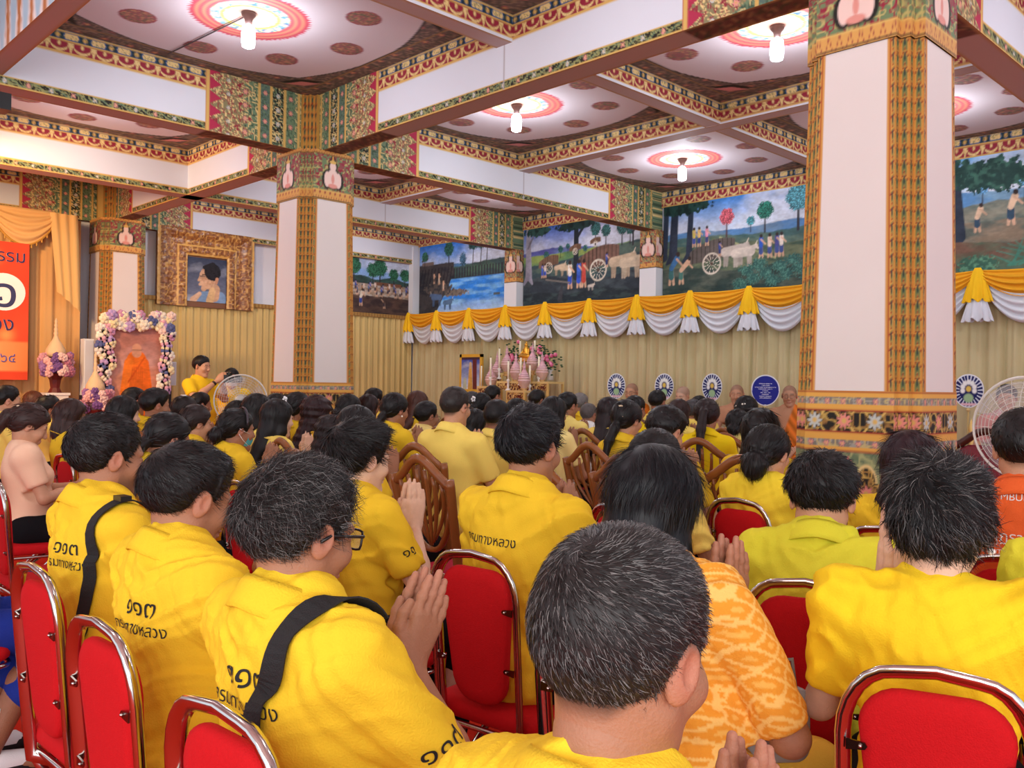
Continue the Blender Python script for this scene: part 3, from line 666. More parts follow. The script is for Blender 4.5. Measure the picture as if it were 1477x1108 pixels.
    for sg in (1, -1):
        hp_ = pelvis+np.array([.02, sg*.09, -.01])
        if stand: kn = np.array([.02, sg*.10, .50]); an = np.array([0, sg*.10, .09])
        else: kn = np.array([.42, sg*.12, seat+.05]); an = np.array([ankx, sg*.11, .09])
        if cross: kn = np.array([.26, sg*.27, .09]); an = np.array([.25, -sg*.10, .07])
        hip.append(hp_); knee.append(kn); ank.append(an)
        if legs: b.chain([pelvis, hp_, kn], [.06, .06, .05], .02)
        if legs: b.chain([kn, (kn+an)/2+np.array([-.01, 0, .03]), an], [.055, .052, .036], .02); b.cone(an+np.array([-.02, 0, -.045]), an+np.array([.15, sg*.02, -.06]), .032, .024, .03)
    if not near: head_place = None
    V, Q = b.mesh(); cols = np.tile(SKINS.get(armskin, sk), (len(V), 1))
    nk = RH.T@(T(-.014, 0, .545+neckx*.6)-Hc); Hv = Vol((-.14, -.11, -.22), (.13, .11, .14), hh if near else hh*.8); head_vol(Hv, sex == 'f', wide, True, nk); HV, HQ = Hv.mesh()
    buzz = hopt.get('buzz'); hcl = head_col(HV, sk, beard, True, buzz, hc)
    allV = [V, HV@RH.T+Hc]; allF = [Q, HQ+len(V)]; allC = [cols, hcl]; n0 = len(V)+len(HV)
    if near and hands:
        for i, sg in enumerate((1, -1)):
            wr = Ls[i][2]; u, t_, n_ = Ls[i][3]; hv = Vol(wr-.26, wr+.26, .0028); hand(hv, wr, u, t_, n_, 1.06, .0 if arms == 'pray' else .4, k=.005)
            e = Ls[i][1]; hv.cone(wr+(e-wr)*.16, wr, .027, .024, .02); v1, q1 = hv.mesh(); cc = np.tile(SKINS.get(armskin, sk), (len(v1), 1)); f_ = ((v1-wr)@(u/np.linalg.norm(u)))
            cc = mix(cc, .25*np.clip((f_-.1)/.08, 0, 1), S(226, 150, 130)); allV.append(v1); allF.append(q1+n0); allC.append(cc); n0 += len(v1)
    for Vi, Fi in zip(allV[1:], allF[1:]):        # sew the finer patches onto the trunk inside the overlap
        o_ = Fi.min(); cen = allV[0]; dmin = [(np.min(((cen-Vi[q]) ** 2).sum(1)), q) for q in range(0, len(Vi), max(1, len(Vi)//60))]; q = min(dmin)[1]
        j = int(np.argmin(((cen-Vi[q])**2).sum(1))); e_ = Fi[(Fi == q+o_).any(1)][0]; f_ = allF[0][(allF[0] == j).any(1)][0]
        i0 = int(np.where(e_ == q+o_)[0][0]); j0 = int(np.where(f_ == j)[0][0]); allF.append(np.array([[e_[i0], e_[(i0+1) % 4], f_[j0], f_[(j0+1) % 4]]]))
    body = mk(name, np.concatenate(allV), np.concatenate(allF), SKINM, None, np.concatenate(allC))
    body.location = tuple(loc); body.rotation_euler = (0, 0, yr); tag(body, label, 'person', group)
    # ---- shirt
    sv = Vol((-.35, -.42, float(pelvis[2])-.12), (.45, .42, float(Hc[2])), h)
    sx = (1.0, 1, 1)
    sv.ell(T(.0, 0, .36), (.118*build, .168*B_s, .19*k), .05); sv.ell(T(.03*build, 0, .17), (.125*build*build, .158*B_s*build, .17*k), .06); sv.ell(T(.0, 0, .01), (.135*build, .172*B_s*build, .13), .05)
    sv.cone(T(-.012, -.13, .44), T(-.012, .13, .44), .055, .055, .05); sv.cone(T(-.016, 0, .505), T(-.012, .13, .455), .066*(1 if sex == 'm' else .85), .050, .05); sv.cone(T(-.016, 0, .505), T(-.012, -.13, .455), .066*(1 if sex == 'm' else .8), .050, .05)
    if sex == 'f': sv.ell(T(.10, .07, .33), (.05, .06, .06), .04); sv.ell(T(.10, -.07, .33), (.05, .06, .06), .04)
    for i, (sg, L) in enumerate(zip((1, -1), Ls)):
        s0, el = L[0], L[1]; e1 = s0+(el-s0)*(sleeve/.30*.62 if sleeve < .5 else 1.)
        sv.cone(s0, e1, .062*B_s+puff, .056*B_s+puff*.4, .04)
        if puff: sv.ell(s0+np.array([0, sg*.02, .015]), (.07, .06, .07), .03)
        if sleeve > .5: sv.cone(el, L[2]+(el-L[2])*.2, .045, .034, .03)
        else:
            ax = (el-s0)/np.linalg.norm(el-s0); e2 = e1+ax*.02
            sv.func(lambda P, e2=e2, ax=ax: -np.minimum(((P-e2)@ax), (.11-np.linalg.norm(P-e2, axis=-1))), .006, '-', lo=e2-.14, hi=e2+.14)
    sv.func(lambda P: -(pelvis[2]-.075-P[..., 2]), .02, '-')
    if mid_:
        X = sv.lo[0]+sv.h*np.arange(sv.n[0]); Yy = sv.lo[1]+sv.h*np.arange(sv.n[1]); Zz = sv.lo[2]+sv.h*np.arange(sv.n[2])
        gx, gy, gz = np.meshgrid(X, Yy, Zz, indexing='ij'); sd = rng.randint(0, 90)
        fold = np.abs(fbm(gy*1.1+gz*.9+gx, gz*2.2-np.abs(gy)*1.6+gx*1.2, 7, sd, 2)-.5)*2; fold2 = np.abs(fbm(gy*2.3-gz*.8, gz*1.2+np.abs(gy)*2.4, 11, sd+5, 2)-.5)*2; sv.F += ((fold-.5)*.020+(fold2-.5)*.008).astype(np.float32)
    V, Q = sv.mesh(); sc = np.tile(S(*shirt), (len(V), 1))
    if pattern:
        a_ = (V[:, 1]*.9+V[:, 0]*.9)/.05; b_ = V[:, 2]/.05; f1 = np.abs(((a_+b_) % 1)-.5)*2; f2 = np.abs(((a_-b_) % 1)-.5)*2; sc = mix(sc, (np.maximum(f1, f2) > .82)*.8, S(250, 208, 120)); sc = mix(sc, (np.maximum(f1, f2) < .3)*.7, S(246, 196, 100))
    if robe:
        bare = np.clip((-(V[:, 1])-.01+(V[:, 2]-pelvis[2]-.36)*.35)/.02, 0, 1)*(V[:, 2] > pelvis[2]+.12); fold_shade = .85+.25*np.sin(V[:, 1]*70+V[:, 2]*50+V[:, 0]*30); sc = sc*fold_shade[:, None]; sc = mix(sc, bare, sk)  # light and shade of the robe folds painted into the cloth colour
    shirt_o = mk('robe' if robe else 'shirt', V, Q, CLOTH, body, sc); bvh = BVHTree.FromPolygons([tuple(p) for p in V], Q.tolist()) if mid_ else None
    # ---- collar: a standing band folded outwards, lofted round the neck
    if collar:
        m = MB(); cn = T(-.018, 0, .515); nt_ = 40; th = np.linspace(.42, 2*PI-.42, nt_)
        prof = [(.062, -.03), (.060, .012), (.0615, .034), (.067, .040), (.076, .030), (.090, .004), (.097, -.012), (.094, -.014), (.080, .010), (.066, .010)]
        ring = np.array([[(r*math.cos(t)*1.0, r*math.sin(t)*1.06, z+(.018*(1-math.cos(t))/2-.020*(1+math.cos(t))/2) -.3*(r-.06)*abs(math.sin(t))) for r, z in prof+[prof[0]]] for t in th])
        P = np.einsum('ij,abj->abi', rot(0, lean*.9+.10), ring)+cn+np.array([-.004, 0, .0]); m.grid(P, S(*shirt)*1.0); m.build('collar', CLOTH, body, True)
    # ---- trousers or skirt
    tv = Vol((-.3, -.36, 0), (.75, .36, float(pelvis[2])+.15), h*1.3)
    tv.ell(pelvis+np.array([0, 0, -.0]), (.125*build, .165*build, .115), .04)
    for i in range(2):
        if stand: tv.chain([hip[i], knee[i], ank[i]], [.095, .068, .058], .03)
        else: tv.chain([hip[i], knee[i]], [.098*build, .070], .04)
        if not stand: tv.chain([knee[i], ank[i]+np.array([0, 0, .03])], [.070, .052], .03) if sex == 'm' else tv.chain([knee[i], knee[i]*.5+ank[i]*.5], [.075, .075], .05)
    tV, tQ = tv.mesh(); mk('trousers' if sex == 'm' else 'skirt', tV, tQ, BLACKCLOTH if pants == (26, 26, 32) else CLOTH, body, np.tile(S(*pants), (len(tV), 1)))
    if legs and sex == 'm':
        m = MB()
        for a in ank: m.lathe([(.001, 0), (.9, 0), (1, .3), (.9, .75), (.5, 1), (.001, 1.02)], (0, 0, 0), S(20, 18, 18), 14); v_ = m.V[-1]; v_[:] = v_*np.array([.135, .048, .07])+np.array([a[0]+.05, a[1], .0])
        m.build('shoes', GLOSSVC, body, True)
    # ---- hair
    if hair != 'none':
        hv = Vol((-.29, -.15, -.55 if hair in ('long', 'wavy', 'pony', 'lowpony', 'braid') else -.22), (.135, .14, .18), (hh*1.2) if near else hh)
        kw = {k_: hopt[k_] for k_ in ('t', 'top', 'noise', 'taper', 'sc', 'front', 'nape') if k_ in hopt}
        if hair == 'short': short_hair(hv, **{**dict(t=.016, noise=.003, seed=rng.randint(0, 99)), **kw})
        elif hair == 'braid': long_hair(hv, 'lowpony', hlong)
        else: long_hair(hv, hair, hlong, **({'t': hopt['t']} if 't' in hopt else {}), fringe=hopt.get('fringe', True))
        hV, hQ = hv.mesh(); hV0 = hV.copy(); cc = np.tile(hc, (len(hV), 1))*(.8+.5*fbm(hV[:, 0]*2+hV[:, 1], hV[:, 2]*.6, 60, 3))[:, None]
        N = strands or (5000 if near else 1600 if mid_ else 420); W = swidth if near else (.0022 if mid_ else .004)
        if hair == 'short':
            cr = np.array([-.075, .0, .085]); 
            def flow(P):
                D = P-cr; D /= np.linalg.norm(D, axis=1)[:, None]+1e-9; sw = np.cross(np.array([-.5, 0, .86]), D); e = np.exp(-np.linalg.norm(P-cr, axis=1)/.03)[:, None]
                return D+sw*(.4+1.2*e)+np.array([.15, 0, -.1])
            SV, SF, SC = hair_strands(hV, hQ, N, slen, W, flow, lift, hc, curl, 3 if not near else 4, gray, 5, keep=lambda P: P[:, 2] > hairline(P[:, 0])+.004-kw.get('nape', 0)*(P[:, 0] < -.02))
        else:
            tail = hair in ('long', 'wavy', 'bob')
            def flow(P):
                D = np.tile(np.array([0, 0, -1.]), (len(P), 1))
                if not tail: g = np.array([-.11, 0, -.03 if hair not in ('pony',) else .04]); D = g-P; D[P[:, 0] < -.10] = (0, 0, -1); D /= np.linalg.norm(D, axis=1)[:, None]+1e-9
                else: D = D+np.c_[-.35*(P[:, 2] > .03), np.sign(P[:, 1])*.7*(P[:, 2] > .08), 0*P[:, 0]]
                return D*2.2
            SV, SF, SC = hair_strands(hV, hQ, N, .07 if tail else .05, W, flow, .10 if near else .06, hc, .02, 3, gray, 5)
        ho = mk('hair', np.concatenate([hV, SV])@RH.T+Hc, np.concatenate([hQ, SF+len(hV)]), HAIRM, body, np.concatenate([cc, SC]))
    # ---- worn things
    HP = lambda *p: RH@np.array(p)+Hc
    for a in acc:
        if a == 'glasses':
            m = MB(); c_ = S(22, 20, 22)
            for sg in (1, -1):
                th = np.linspace(0, 2*PI, 17); m.tube([HP(.100-abs(math.cos(t))*.002-.004*(sg*math.cos(t) > 0), sg*.033+.026*max(-1, min(1, 1.25*math.cos(t))), .004+.018*max(-1, min(1, 1.25*math.sin(t)))) for t in th], .0022, c_, 6, False)
                m.tube([HP(.096, sg*.060, .012), HP(.082, sg*.076, .012), HP(.0, sg*.087, .008), HP(-.018, sg*.087, -.004)], .0032, c_, 6)
            m.tube([HP(.104, .008, .008), HP(.107, 0, .010), HP(.104, -.008, .008)], .002, c_, 6); go = m.build('glasses', GLOSSVC, body, True)
            m = MB()
            for sg in (1, -1): m.grid(np.array([[HP(.101-.003*abs(p), sg*.033+.024*p, .004+.017*q) for q in (-1, 0, 1)] for p in (-1, 0, 1)]), (1, 1, 1))
            m.build('lens', GLASSM, go, True)
        elif a == 'thinglasses':
            m = MB(); c_ = S(70, 58, 52)
            for sg in (1, -1):
                th = np.linspace(0, 2*PI, 13); m.tube([HP(.102, sg*.031+.024*math.cos(t), .002+.017*math.sin(t)) for t in th], .0014, c_, 5, False); m.tube([HP(.100, sg*.056, .008), HP(.08, sg*.076, .010), HP(-.015, sg*.086, .0)], .0018, c_, 5)
            m.build('glasses', GLOSSVC, body, True)
        elif a in ('mask', 'whitemask'):
            c_ = S(96, 190, 200) if a == 'mask' else S(232, 234, 238); m = MB(); ys = np.linspace(-1, 1, 9); zs = np.linspace(0, 1, 7)
            P = np.array([[HP(.104-.055*abs(y)**2.2-.008*abs(z-.45)*2-.018*z*z, .066*y, -.012-.095*z*(1-.25*abs(y))) for z in zs] for y in ys]); P2 = P+(P-np.array(HP(.0, 0, -.06)))*-.03
            m.grid(P, c_); m.grid(P2[::-1], c_); mo = m.build('face_mask', CLOTH, body, True)
            for sg in (1, -1):
                if not mid_ and sg > 0: continue
                m = MB()
                for z0, z1 in ((-.014, .012), (-.085, -.02)): m.tube([HP(.055, sg*.064, z0), HP(.01, sg*.078, (z0+z1)/2), HP(-.02, sg*.086, z1)], .0016, S(235, 235, 235), 5)
                m.build('ear_loop', VC, mo, True)
        elif a == 'clip': m = MB(); m.box(HP(-.04, -.02, .134), (.02, .07, .012), S(240, 238, 230)); m.build('hair_clip', GLOSSVC, body)
        elif a == 'band': m = MB(); th = np.linspace(-1.45, 1.45, 15); m.tube([HP(.02, .098*math.sin(t), .022+.116*math.cos(t)) for t in th], .004, S(60, 52, 60), 6, ry=1.8); m.build('hair_band', GLOSSVC, body, True)
        elif a == 'flower':
            m = MB()
            for i in range(7): m.ball(HP(-.11-.01*(i % 2), -.045+.015*i, .055-.004*i), (.010, .011, .010), S(245, 238, 226), 8, 5)
            m.build('hair_flower', VC, body, True)
        elif a == 'bow':
            m = MB()
            for i in range(5): m.ball(HP(-.125, .02*math.cos(i*1.26), .06+.02*math.sin(i*1.26)), (.010, .014, .014), S(245, 245, 245), 8, 5)
            m.build('hair_bow', VC, body, True)
        elif a == 'pearl': m = MB(); m.ball(HP(-.10, -.045, .02), .012, S(245, 225, 190)); m.ball(HP(-.10, -.02, .085), (.014, .02, .008), S(240, 215, 180)); m.build('pearl_hairpin', GLOSSVC, body, True)
        elif a == 'earring': m = MB(); m.ball(HP(-.002, -.092, -.040), .007, S(245, 240, 232)); m.build('earring', GLOSSVC, body, True)
        elif a == 'socks':
            for q in ank:
                m = MB(); m.tube([q+np.array([0, 0, .16]), q+np.array([0, 0, .05]), q+np.array([-.005, 0, -.0])], [.045, .041, .043], S(232, 230, 232), 14); m.tube([q+np.array([-.03, 0, -.035]), q+np.array([.05, 0, -.045]), q+np.array([.14, 0, -.055]), q+np.array([.17, 0, -.06])], [.044, .043, .038, .02], S(230, 228, 230), 14); so = m.build('sock', CLOTH, body, True)
                m = MB(); m.tube([q+np.array([-.035, 0, -.05]), q+np.array([.05, 0, -.06]), q+np.array([.145, 0, -.064]), q+np.array([.18, 0, -.066])], [.045, .044, .040, .022], S(42, 38, 40), 14, ry=.95); m.build('black_sole', CLOTH, so, True)
        elif a == 'watch':
            L = Ls[1]; q = L[2]+(L[1]-L[2])*.12; ax = (L[2]-L[1])/np.linalg.norm(L[2]-L[1]); m = MB(); m.tube([q-ax*.012, q+ax*.012], .030, S(24, 22, 22), 14); m.build('wristwatch', GLOSSVC, body, True)
    return dict(o=body, bvh=bvh, T=T, pelvis=pelvis, Hc=Hc, RH=RH, loc=np.array(loc), yr=yr, L=Ls, k=k, d=d, shirt=shirt_o)
# ================================================================== chairs
def rounded(hw, z0, z1, r_top, r_bot, n=7, taper=0):
    P = []
    for cx, cz, a0, r in ((hw-r_top, z1-r_top, 0, r_top), (-(hw-r_top), z1-r_top, PI/2, r_top), (-(hw-taper-r_bot), z0+r_bot, PI, r_bot), (hw-taper-r_bot, z0+r_bot, 3*PI/2, r_bot)):
        for i in range(n): a = a0+PI/2*i/(n-1); P.append((cx+r*math.cos(a), cz+r*math.sin(a)))
    return np.array(P)
def cushion(m, P2, to3, th, col=(1, 1, 1), crown=.012):
    """puffed pad from a 2-D outline; to3(u, v, w)"""
    c = P2.mean(0); L = [(1.0, -.5), (1.012, 0), (1.0, .5), (.96, .8), (.86, 1.0), (.55, 1.0+crown/th), (.01, 1.0+1.4*crown/th)]; L = [(.01, -.95), (.8, -.95), (.95, -.8)]+L
    rings = np.array([[to3(*(c+(p-c)*s), w*th/2) for p in P2] for s, w in L]); n = len(P2); V = rings.reshape(-1, 3)
    F = [[i*n+j, i*n+(j+1) % n, (i+1)*n+(j+1) % n, (i+1)*n+j] for i in range(len(L)-1) for j in range(n)]; F += [list(range(n))[::-1], [(len(L)-1)*n+j for j in range(n)]]
    return m.add(V, F, col)
BKX = lambda z: -.170-(z-.46)*.09          # lean of the back
def make_banquet():
    r = empty('banquet_chair')
    m = MB(); P = []; hw = .150
    for z in np.linspace(.40, .81, 6): P.append((BKX(z), hw-.004*(.81-z)/.4, z))
    for a in np.linspace(0, PI/2, 7)[1:]: z = .81+.12*math.sin(a); P.append((BKX(z), hw-.085*(1-math.cos(a)), z))
    P.append((BKX(.938), 0, .938)); P += [(x, -y, z) for x, y, z in P[:-1][::-1]]; P = [(BKX(.40)+.05, .10, .385)]+P+[(BKX(.40)+.05, -.10, .385)]
    m.tube(P, .0105, (1, 1, 1), 10, ry=1.7); m.build('back_frame', CHROME, r, True)
    m = MB(); o = rounded(.124, .50, .895, .072, .08, taper=.026); cushion(m, o, lambda u, v, w_: np.array([BKX(v)+w_+.012, u, v]), .040); m.build('backrest', REDV, r, True)
    for y, z in ((.138, .79), (-.138, .79), (.136, .62), (-.136, .62)):
        m = MB(); m.prism([(-.016, -.010), (.016, -.006), (.020, 0), (.016, .006), (-.016, .010)], (BKX(z)-.014, y-math.copysign(.010, y), z), (0, -math.copysign(1, y), 0), (0, 0, 1), (1, 0, 0), .004, (1, 1, 1)); b = m.build('bracket', DARKCHROME, r)
        m = MB(); m.ball((BKX(z)-.016, y-math.copysign(.018, y), z), .004, (1, 1, 1), 6, 4); m.build('screw', CHROME, b, True)
    m = MB(); o = rounded(.205, -.20, .205, .07, .06); cushion(m, o, lambda u, v, w_: np.array([v+.045, u, .455+w_]), .065); m.build('seat', REDV, r, True)
    m = MB(); Q = [(x+.045, y, .415) for y, x in rounded(.20, -.195, .20, .06, .06)]; m.tube(Q+[Q[0]], .009, (1, 1, 1), 8); m.build('seat_frame', CHROME, r, True)
    for sg in (1, -1):
        m = MB(); m.tube([(BKX(.40), sg*.165, .42), (-.10, sg*.185, .30), (.20, sg*.195, .012)], .010, (1, 1, 1), 8, ry=1.5); m.build('leg', CHROME, r, True)
        m = MB(); m.tube([(.19, sg*.175, .41), (.02, sg*.180, .27), (-.26, sg*.185, .012)], .010, (1, 1, 1), 8, ry=1.5); m.build('leg', CHROME, r, True)
    m = MB(); m.tube([(.02, -.18, .27), (.02, .18, .27)], .007, (1, 1, 1), 8); m.build('stretcher', CHROME, r, True)
    return r
def make_wood():
    r = empty('shield_back_chair'); bx = lambda z: -.20-(z-.46)*.22
    for sg in (1, -1):
        m = MB(); m.tube([(-.21, sg*.175, .0), (-.19, sg*.175, .25), (bx(.46), sg*.175, .46), (bx(.70), sg*.19, .70), (bx(.93), sg*.212, .93), (bx(.965), sg*.214, .965)], [.016, .018, .021, .020, .019, .018], (1, 1, 1), 8, ry=1.35); m.build('leg', WOOD, r, True)
        m = MB(); m.tube([(.20, sg*.19, .0), (.20, sg*.19, .2), (.20, sg*.19, .44)], [.014, .018, .022], (1, 1, 1), 8); m.build('leg', WOOD, r, True)
    top = [(y, .95+.105*(.5+.5*math.cos(PI*min(1, abs(y)/.185)))**.8-.012*(abs(y) > .18)) for y in np.linspace(-.208, .208, 21)]
    m = MB(); m.tube([(bx(z), y, z) for y, z in top], .019, (1, 1, 1), 8, ry=1.3); m.build('top_rail', WOOD, r, True)
    bot = [(y, .60+.22*(abs(y)/.19)**2.2) for y in np.linspace(-.19, .19, 15)]
    m = MB(); m.tube([(bx(z), y, z) for y, z in bot], .014, (1, 1, 1), 8, ry=1.3); m.build('lower_rail', WOOD, r, True)
    for i in range(6):
        q = (i-2.5)/2.5; P = []
        for t in np.linspace(0, 1, 8): y = q*(.03+.125*math.sin(t*PI*.52)+.012*math.sin(t*PI)); P.append((bx(.62+t*.36), y, .615+.04*abs(q)+t*(.40-.075*abs(q)-.04*abs(q))))
        m = MB(); m.tube(P, [.008, .009, .010, .011, .012, .012, .011, .010], (1, 1, 1), 8, ry=.9); m.build('splat', WOOD, r, True)
    m = MB(); m.tube([(bx(.48), -.17, .47), (bx(.48), .17, .47)], .018, (1, 1, 1), 8); m.build('seat_rail', WOOD, r, True)
    m = MB(); o = rounded(.215, -.19, .215, .05, .04); cushion(m, o, lambda u, v, w_: np.array([v+.02, u, .455+w_]), .07); m.build('seat', mat('rose_seat_cloth', (176, 40, 62), rough=.85, bump=.2, bscale=200, spec=.1), r, True)
    return r
PROTO = {}
def chair(kind, x, y, rz, label, group):
    if kind not in PROTO: o = PROTO[kind] = make_banquet() if kind == 'b' else make_wood()
    else: o = copy_tree(PROTO[kind])
    o.location = (x, y, 0); o.rotation_euler = (0, 0, rz); tag(o, label, 'chair', group); return o

# ================================================================== the seated crowd
LOG = []
def sit(n, px, py, X, label, yaw=0, ch='a', chdy=0., **k):
    r = ray(px, py); d = X/r[0] if X else None
    if X is None: d = FPX*.238/k.pop('hpx')
    yaw += random.uniform(-4, 4) if n not in ('A', 'B', 'C', 'D', 'E', 'G', 'H', 'I') else 0
    p = person(px, py, 0, yaw, label, d=d, group='people in yellow seated in rows', **k)
    x, y = p['loc'][:2]; LOG.append((n, round(float(x), 2), round(float(y), 2), round(p['k'], 2), round(float(p['pelvis'][2]), 2), round(d, 2)))
    if ch == 'a': ch = 'w' if (x > 2.45 and y > 2.3) else 'b'
    if ch:

        chair(ch, x-math.cos(p['yr'])*.012, y-math.sin(p['yr'])*.012+chdy, p['yr'], ('red banquet chair' if ch == 'b' else 'wooden chair')+' under the '+' '.join(label.split()[:10]), 'red banquet chairs' if ch == 'b' else 'wooden shield-back chairs')
    return p
Yv = (240, 200, 50); Yp = (250, 222, 110); Yg = (228, 222, 62); Yo = (246, 190, 60)
BR = (52, 32, 28); BK = (20, 18, 19)
A = sit('A', 914, 758, 0.735, 'man with cropped greying hair nearest the camera, hands pressed together', skin='tan', hair='short', wide=.97, build=.90, neckx=.03, hcol=(36, 32, 31), gray=.3, hopt=dict(t=.007, noise=0, buzz=.8, top=.004, nape=.02), slen=.014, lift=.55, strands=17000, yaw=4, hpitch=.20, lean=.0, shirt=Yv, hand_up=-.08, wrist=(.30, .0, .36), swidth=.0008)
Bm = sit('B', 447, 660, 0.86, 'man with wavy greying hair and black glasses, black strap across his back', skin='tan', hair='short', wide=1.03, build=.98, hcol=(30, 27, 26), gray=.22, hopt=dict(t=.020, noise=.008, front=.006), slen=.036, curl=.22, lift=.32, strands=12000, yaw=4, hpitch=.20, lean=.0, shirt=Yv, lat=.08, acc=('glasses',), wrist=(.20, 0, .36), elbow=(.20, .22, .14), praytilt=.66, swidth=.0010, chdy=-.09)
Cm = sit('C', 290, 640, 0.94, 'heavy man with straight black hair between the strapped man and the man in glasses', skin='tan', hair='short', wide=1.08, build=1.05, hopt=dict(t=.018, noise=.003, front=.008), slen=.03, lift=.18, strands=8000, yaw=2, hpitch=.28, lean=.06, lat=.09, shirt=Yv, chdy=-.12)
Dm = sit('D', 160, 597, 0.96, 'bearded man with short black hair and black shoulder strap', skin='tan', hair='short', build=1.05, beard=.5, hopt=dict(t=.014, noise=.002), slen=.022, lift=.25, strands=7000, yaw=2, hpitch=.12, lean=.02, lat=.09, shirt=Yv, chdy=-.12)
P0 = sit('P0', -50, 640, 0.8, 'person in blue skirt and white socks at the left edge, mostly out of view', sex='f', hair='bob', skin='dark', shirt=(232, 232, 70), pants=(34, 52, 140), acc=('socks',), ankx=.18, hpitch=.4, lean=.1, wrist=(.16, 0, .46), strands=600)
E = sit('E', 1355, 652, 1.82, 'woman with tousled grey-black hair and stand-up collar blouse, front right', sex='f', hair='short', skin='light', wide=1.0, build=.96, hcol=(20, 20, 21), gray=.16, hopt=dict(t=.017, noise=.008, top=.010, nape=.075), slen=.042, curl=.06, lift=.26, strands=10000, yaw=20, hpitch=.12, lean=.0, shirt=(246, 208, 40), collar=False, puff=.008, acc=('earring',), wrist=(.20, .085, .46), elbow=(.10, .26, .2), ankx=.3, swidth=.0014)
G = sit('G', 955, 642, 1.68, 'woman with long straight black hair in patterned orange blouse', sex='f', hair='long', skin='tan', build=1.16, lat=.10, pattern='ikat', hlong=.27, hopt=dict(t=.026), hcol=(16, 17, 21), strands=6000, yaw=-2, hpitch=.22, lean=.12, shirt=(236, 158, 54), pants=(240, 190, 70), collar=False, sleeve=.40)
H = sit('H', 768, 585, 1.95, 'slim young man with thick black hair, black writing across his shoulders', skin='tan', hair='short', hopt=dict(t=.019, noise=.006), hcol=(18, 18, 22), slen=.03, strands=5000, lift=.3, yaw=8, hpitch=.1, lean=.04, shirt=Yv, build=1.0)
I_ = sit('I', 1190, 656, 2.42, 'bowed man in greenish yellow shirt behind the red chair right of centre', skin='mid', hair='short', hopt=dict(t=.022, noise=.005), slen=.03, strands=4000, lift=.4, yaw=20, hpitch=.45, lean=.15, shirt=Yg, acc=('thinglasses',))
BHm = sit('bh', 525, 605, 1.80, 'man with heavy black fringe and striped sleeve cuff', skin='light', hair='short', hopt=dict(t=.032, noise=.004, front=.008), slen=.05, lift=.15, strands=4500, shirt=Yv, hpitch=.12)
sit('13', 252, 596, 1.8, 'woman in thin glasses with black hair tied low', sex='f', hair='lowpony', acc=('thinglasses',), shirt=Yv, hpitch=.3, hlong=.25, hopt=dict(t=.014))
sit('4', 55, 584, 1.6, 'woman in peach blouse with curly tied hair and pearl pin', sex='f', hair='curlpony', skin='mid', shirt=(248, 205, 172), puff=.02, hcol=BR, acc=('pearl',), hpitch=.42, arms='phone', collar=False, yaw=-6)
sit('r2', 1610, 640, 2.5, 'person at the right edge, only a greenish yellow sleeve seen', shirt=Yg, ch='b')
sit('1', 12, 556, 2.1, 'man at far left edge in profile, short black hair', skin='mid', yaw=-4, shirt=Yp)
sit('5', 104, 575, 2.2, 'woman with dark brown bob before the flower-ringed cone', sex='f', hair='bob', hcol=BR, shirt=Yv)
sit('8', 180, 571, 2.36, 'woman with smooth black hair, white cheek turned right', sex='f', hair='long', skin='light', shirt=Yv, hlong=.2)
sit('3', 72, 570, 2.7, 'woman with black hair and white hair clip, far left', sex='f', hair='lowpony', acc=('clip',), shirt=Yp)
sit('2', 50, 564, 3.3, 'woman with reddish brown hair behind the one with a white clip', sex='f', hair='bob', hcol=(86, 50, 34), shirt=Yp)
sit('9', 226, 560, 2.75, 'man with thick black side-parted hair beneath the orange monk picture', skin='tan', hopt=dict(t=.022, front=.012, noise=.002), shirt=Yv)
sit('12', 284, 584, 2.7, 'woman with bare forehead and raised praying hands under the photographer', sex='f', hair='lowpony', skin='mid', hcol=(40, 28, 26), shirt=Yv, wrist=(.22, 0, .48))
sit('14', 343, 589, 2.45, 'woman with teal face mask and thin dark hair band', sex='f', hair='bun', skin='tan', acc=('mask', 'band'), shirt=Yv, yaw=-4, hopt=dict(t=.012))
sit('20', 402, 576, 3.0, 'woman with very long straight black hair and fringe, face right', sex='f', hair='long', skin='light', hlong=.40, shirt=Yp, yaw=-6)
sit('24', 521, 586, 2.75, 'person with flat black hair behind the fringed man', sex='f', hair='bob', shirt=Yv, hpitch=.25)
sit('22', 481, 598, 3.12, 'small woman with wavy dark hair before the wooden chair', sex='f', hair='wavy', hcol=(34, 24, 24), shirt=Yo, hlong=.2)
sit('21', 459, 570, 3.55, 'woman with long wavy reddish black hair', sex='f', hair='wavy', hcol=(44, 24, 26), shirt=Yo, hlong=.34, hopt=dict(t=.028))
sit('8b', 195, 559, 3.2, 'distant head just below the orange robe hem', hopt=dict(t=.02), shirt=Yv)
sit('10', 268, 571, 3.3, 'woman with white clip under the photographer\'s elbow', sex='f', hair='lowpony', acc=('clip',), hcol=(34, 24, 22), shirt=Yv)
sit('F', 948, 620, 3.05, 'person in pale yellow sleeves half hidden by the long-haired woman', sex='f', hair='short', hopt=dict(t=.03), shirt=Yp, wrist=(.24, 0, .5), ch='b')
sit('W58', 1318, 622, 3.35, 'woman with rounded dark red-brown hair right of the floral column base', sex='f', hair='bob', hcol=(40, 20, 26), hopt=dict(t=.028), shirt=Yv, ch='b', hpitch=.2)
O59 = sit('O59', 1478, 590, 3.1, 'man in orange shirt with white lettering at the right edge', skin='mid', hair='short', hopt=dict(t=.014, buzz=.5), shirt=(240, 106, 52), ch='b', yaw=16)
sit('31', 658, 558, 3.55, 'tall man with clipped grey-sided hair and thin glasses', skin='mid', hair='short', hopt=dict(t=.006, buzz=.75, top=.006, noise=0), hcol=(44, 38, 36), slen=.01, lift=.6, shirt=Yp, acc=('thinglasses',), build=1.12, yaw=6)
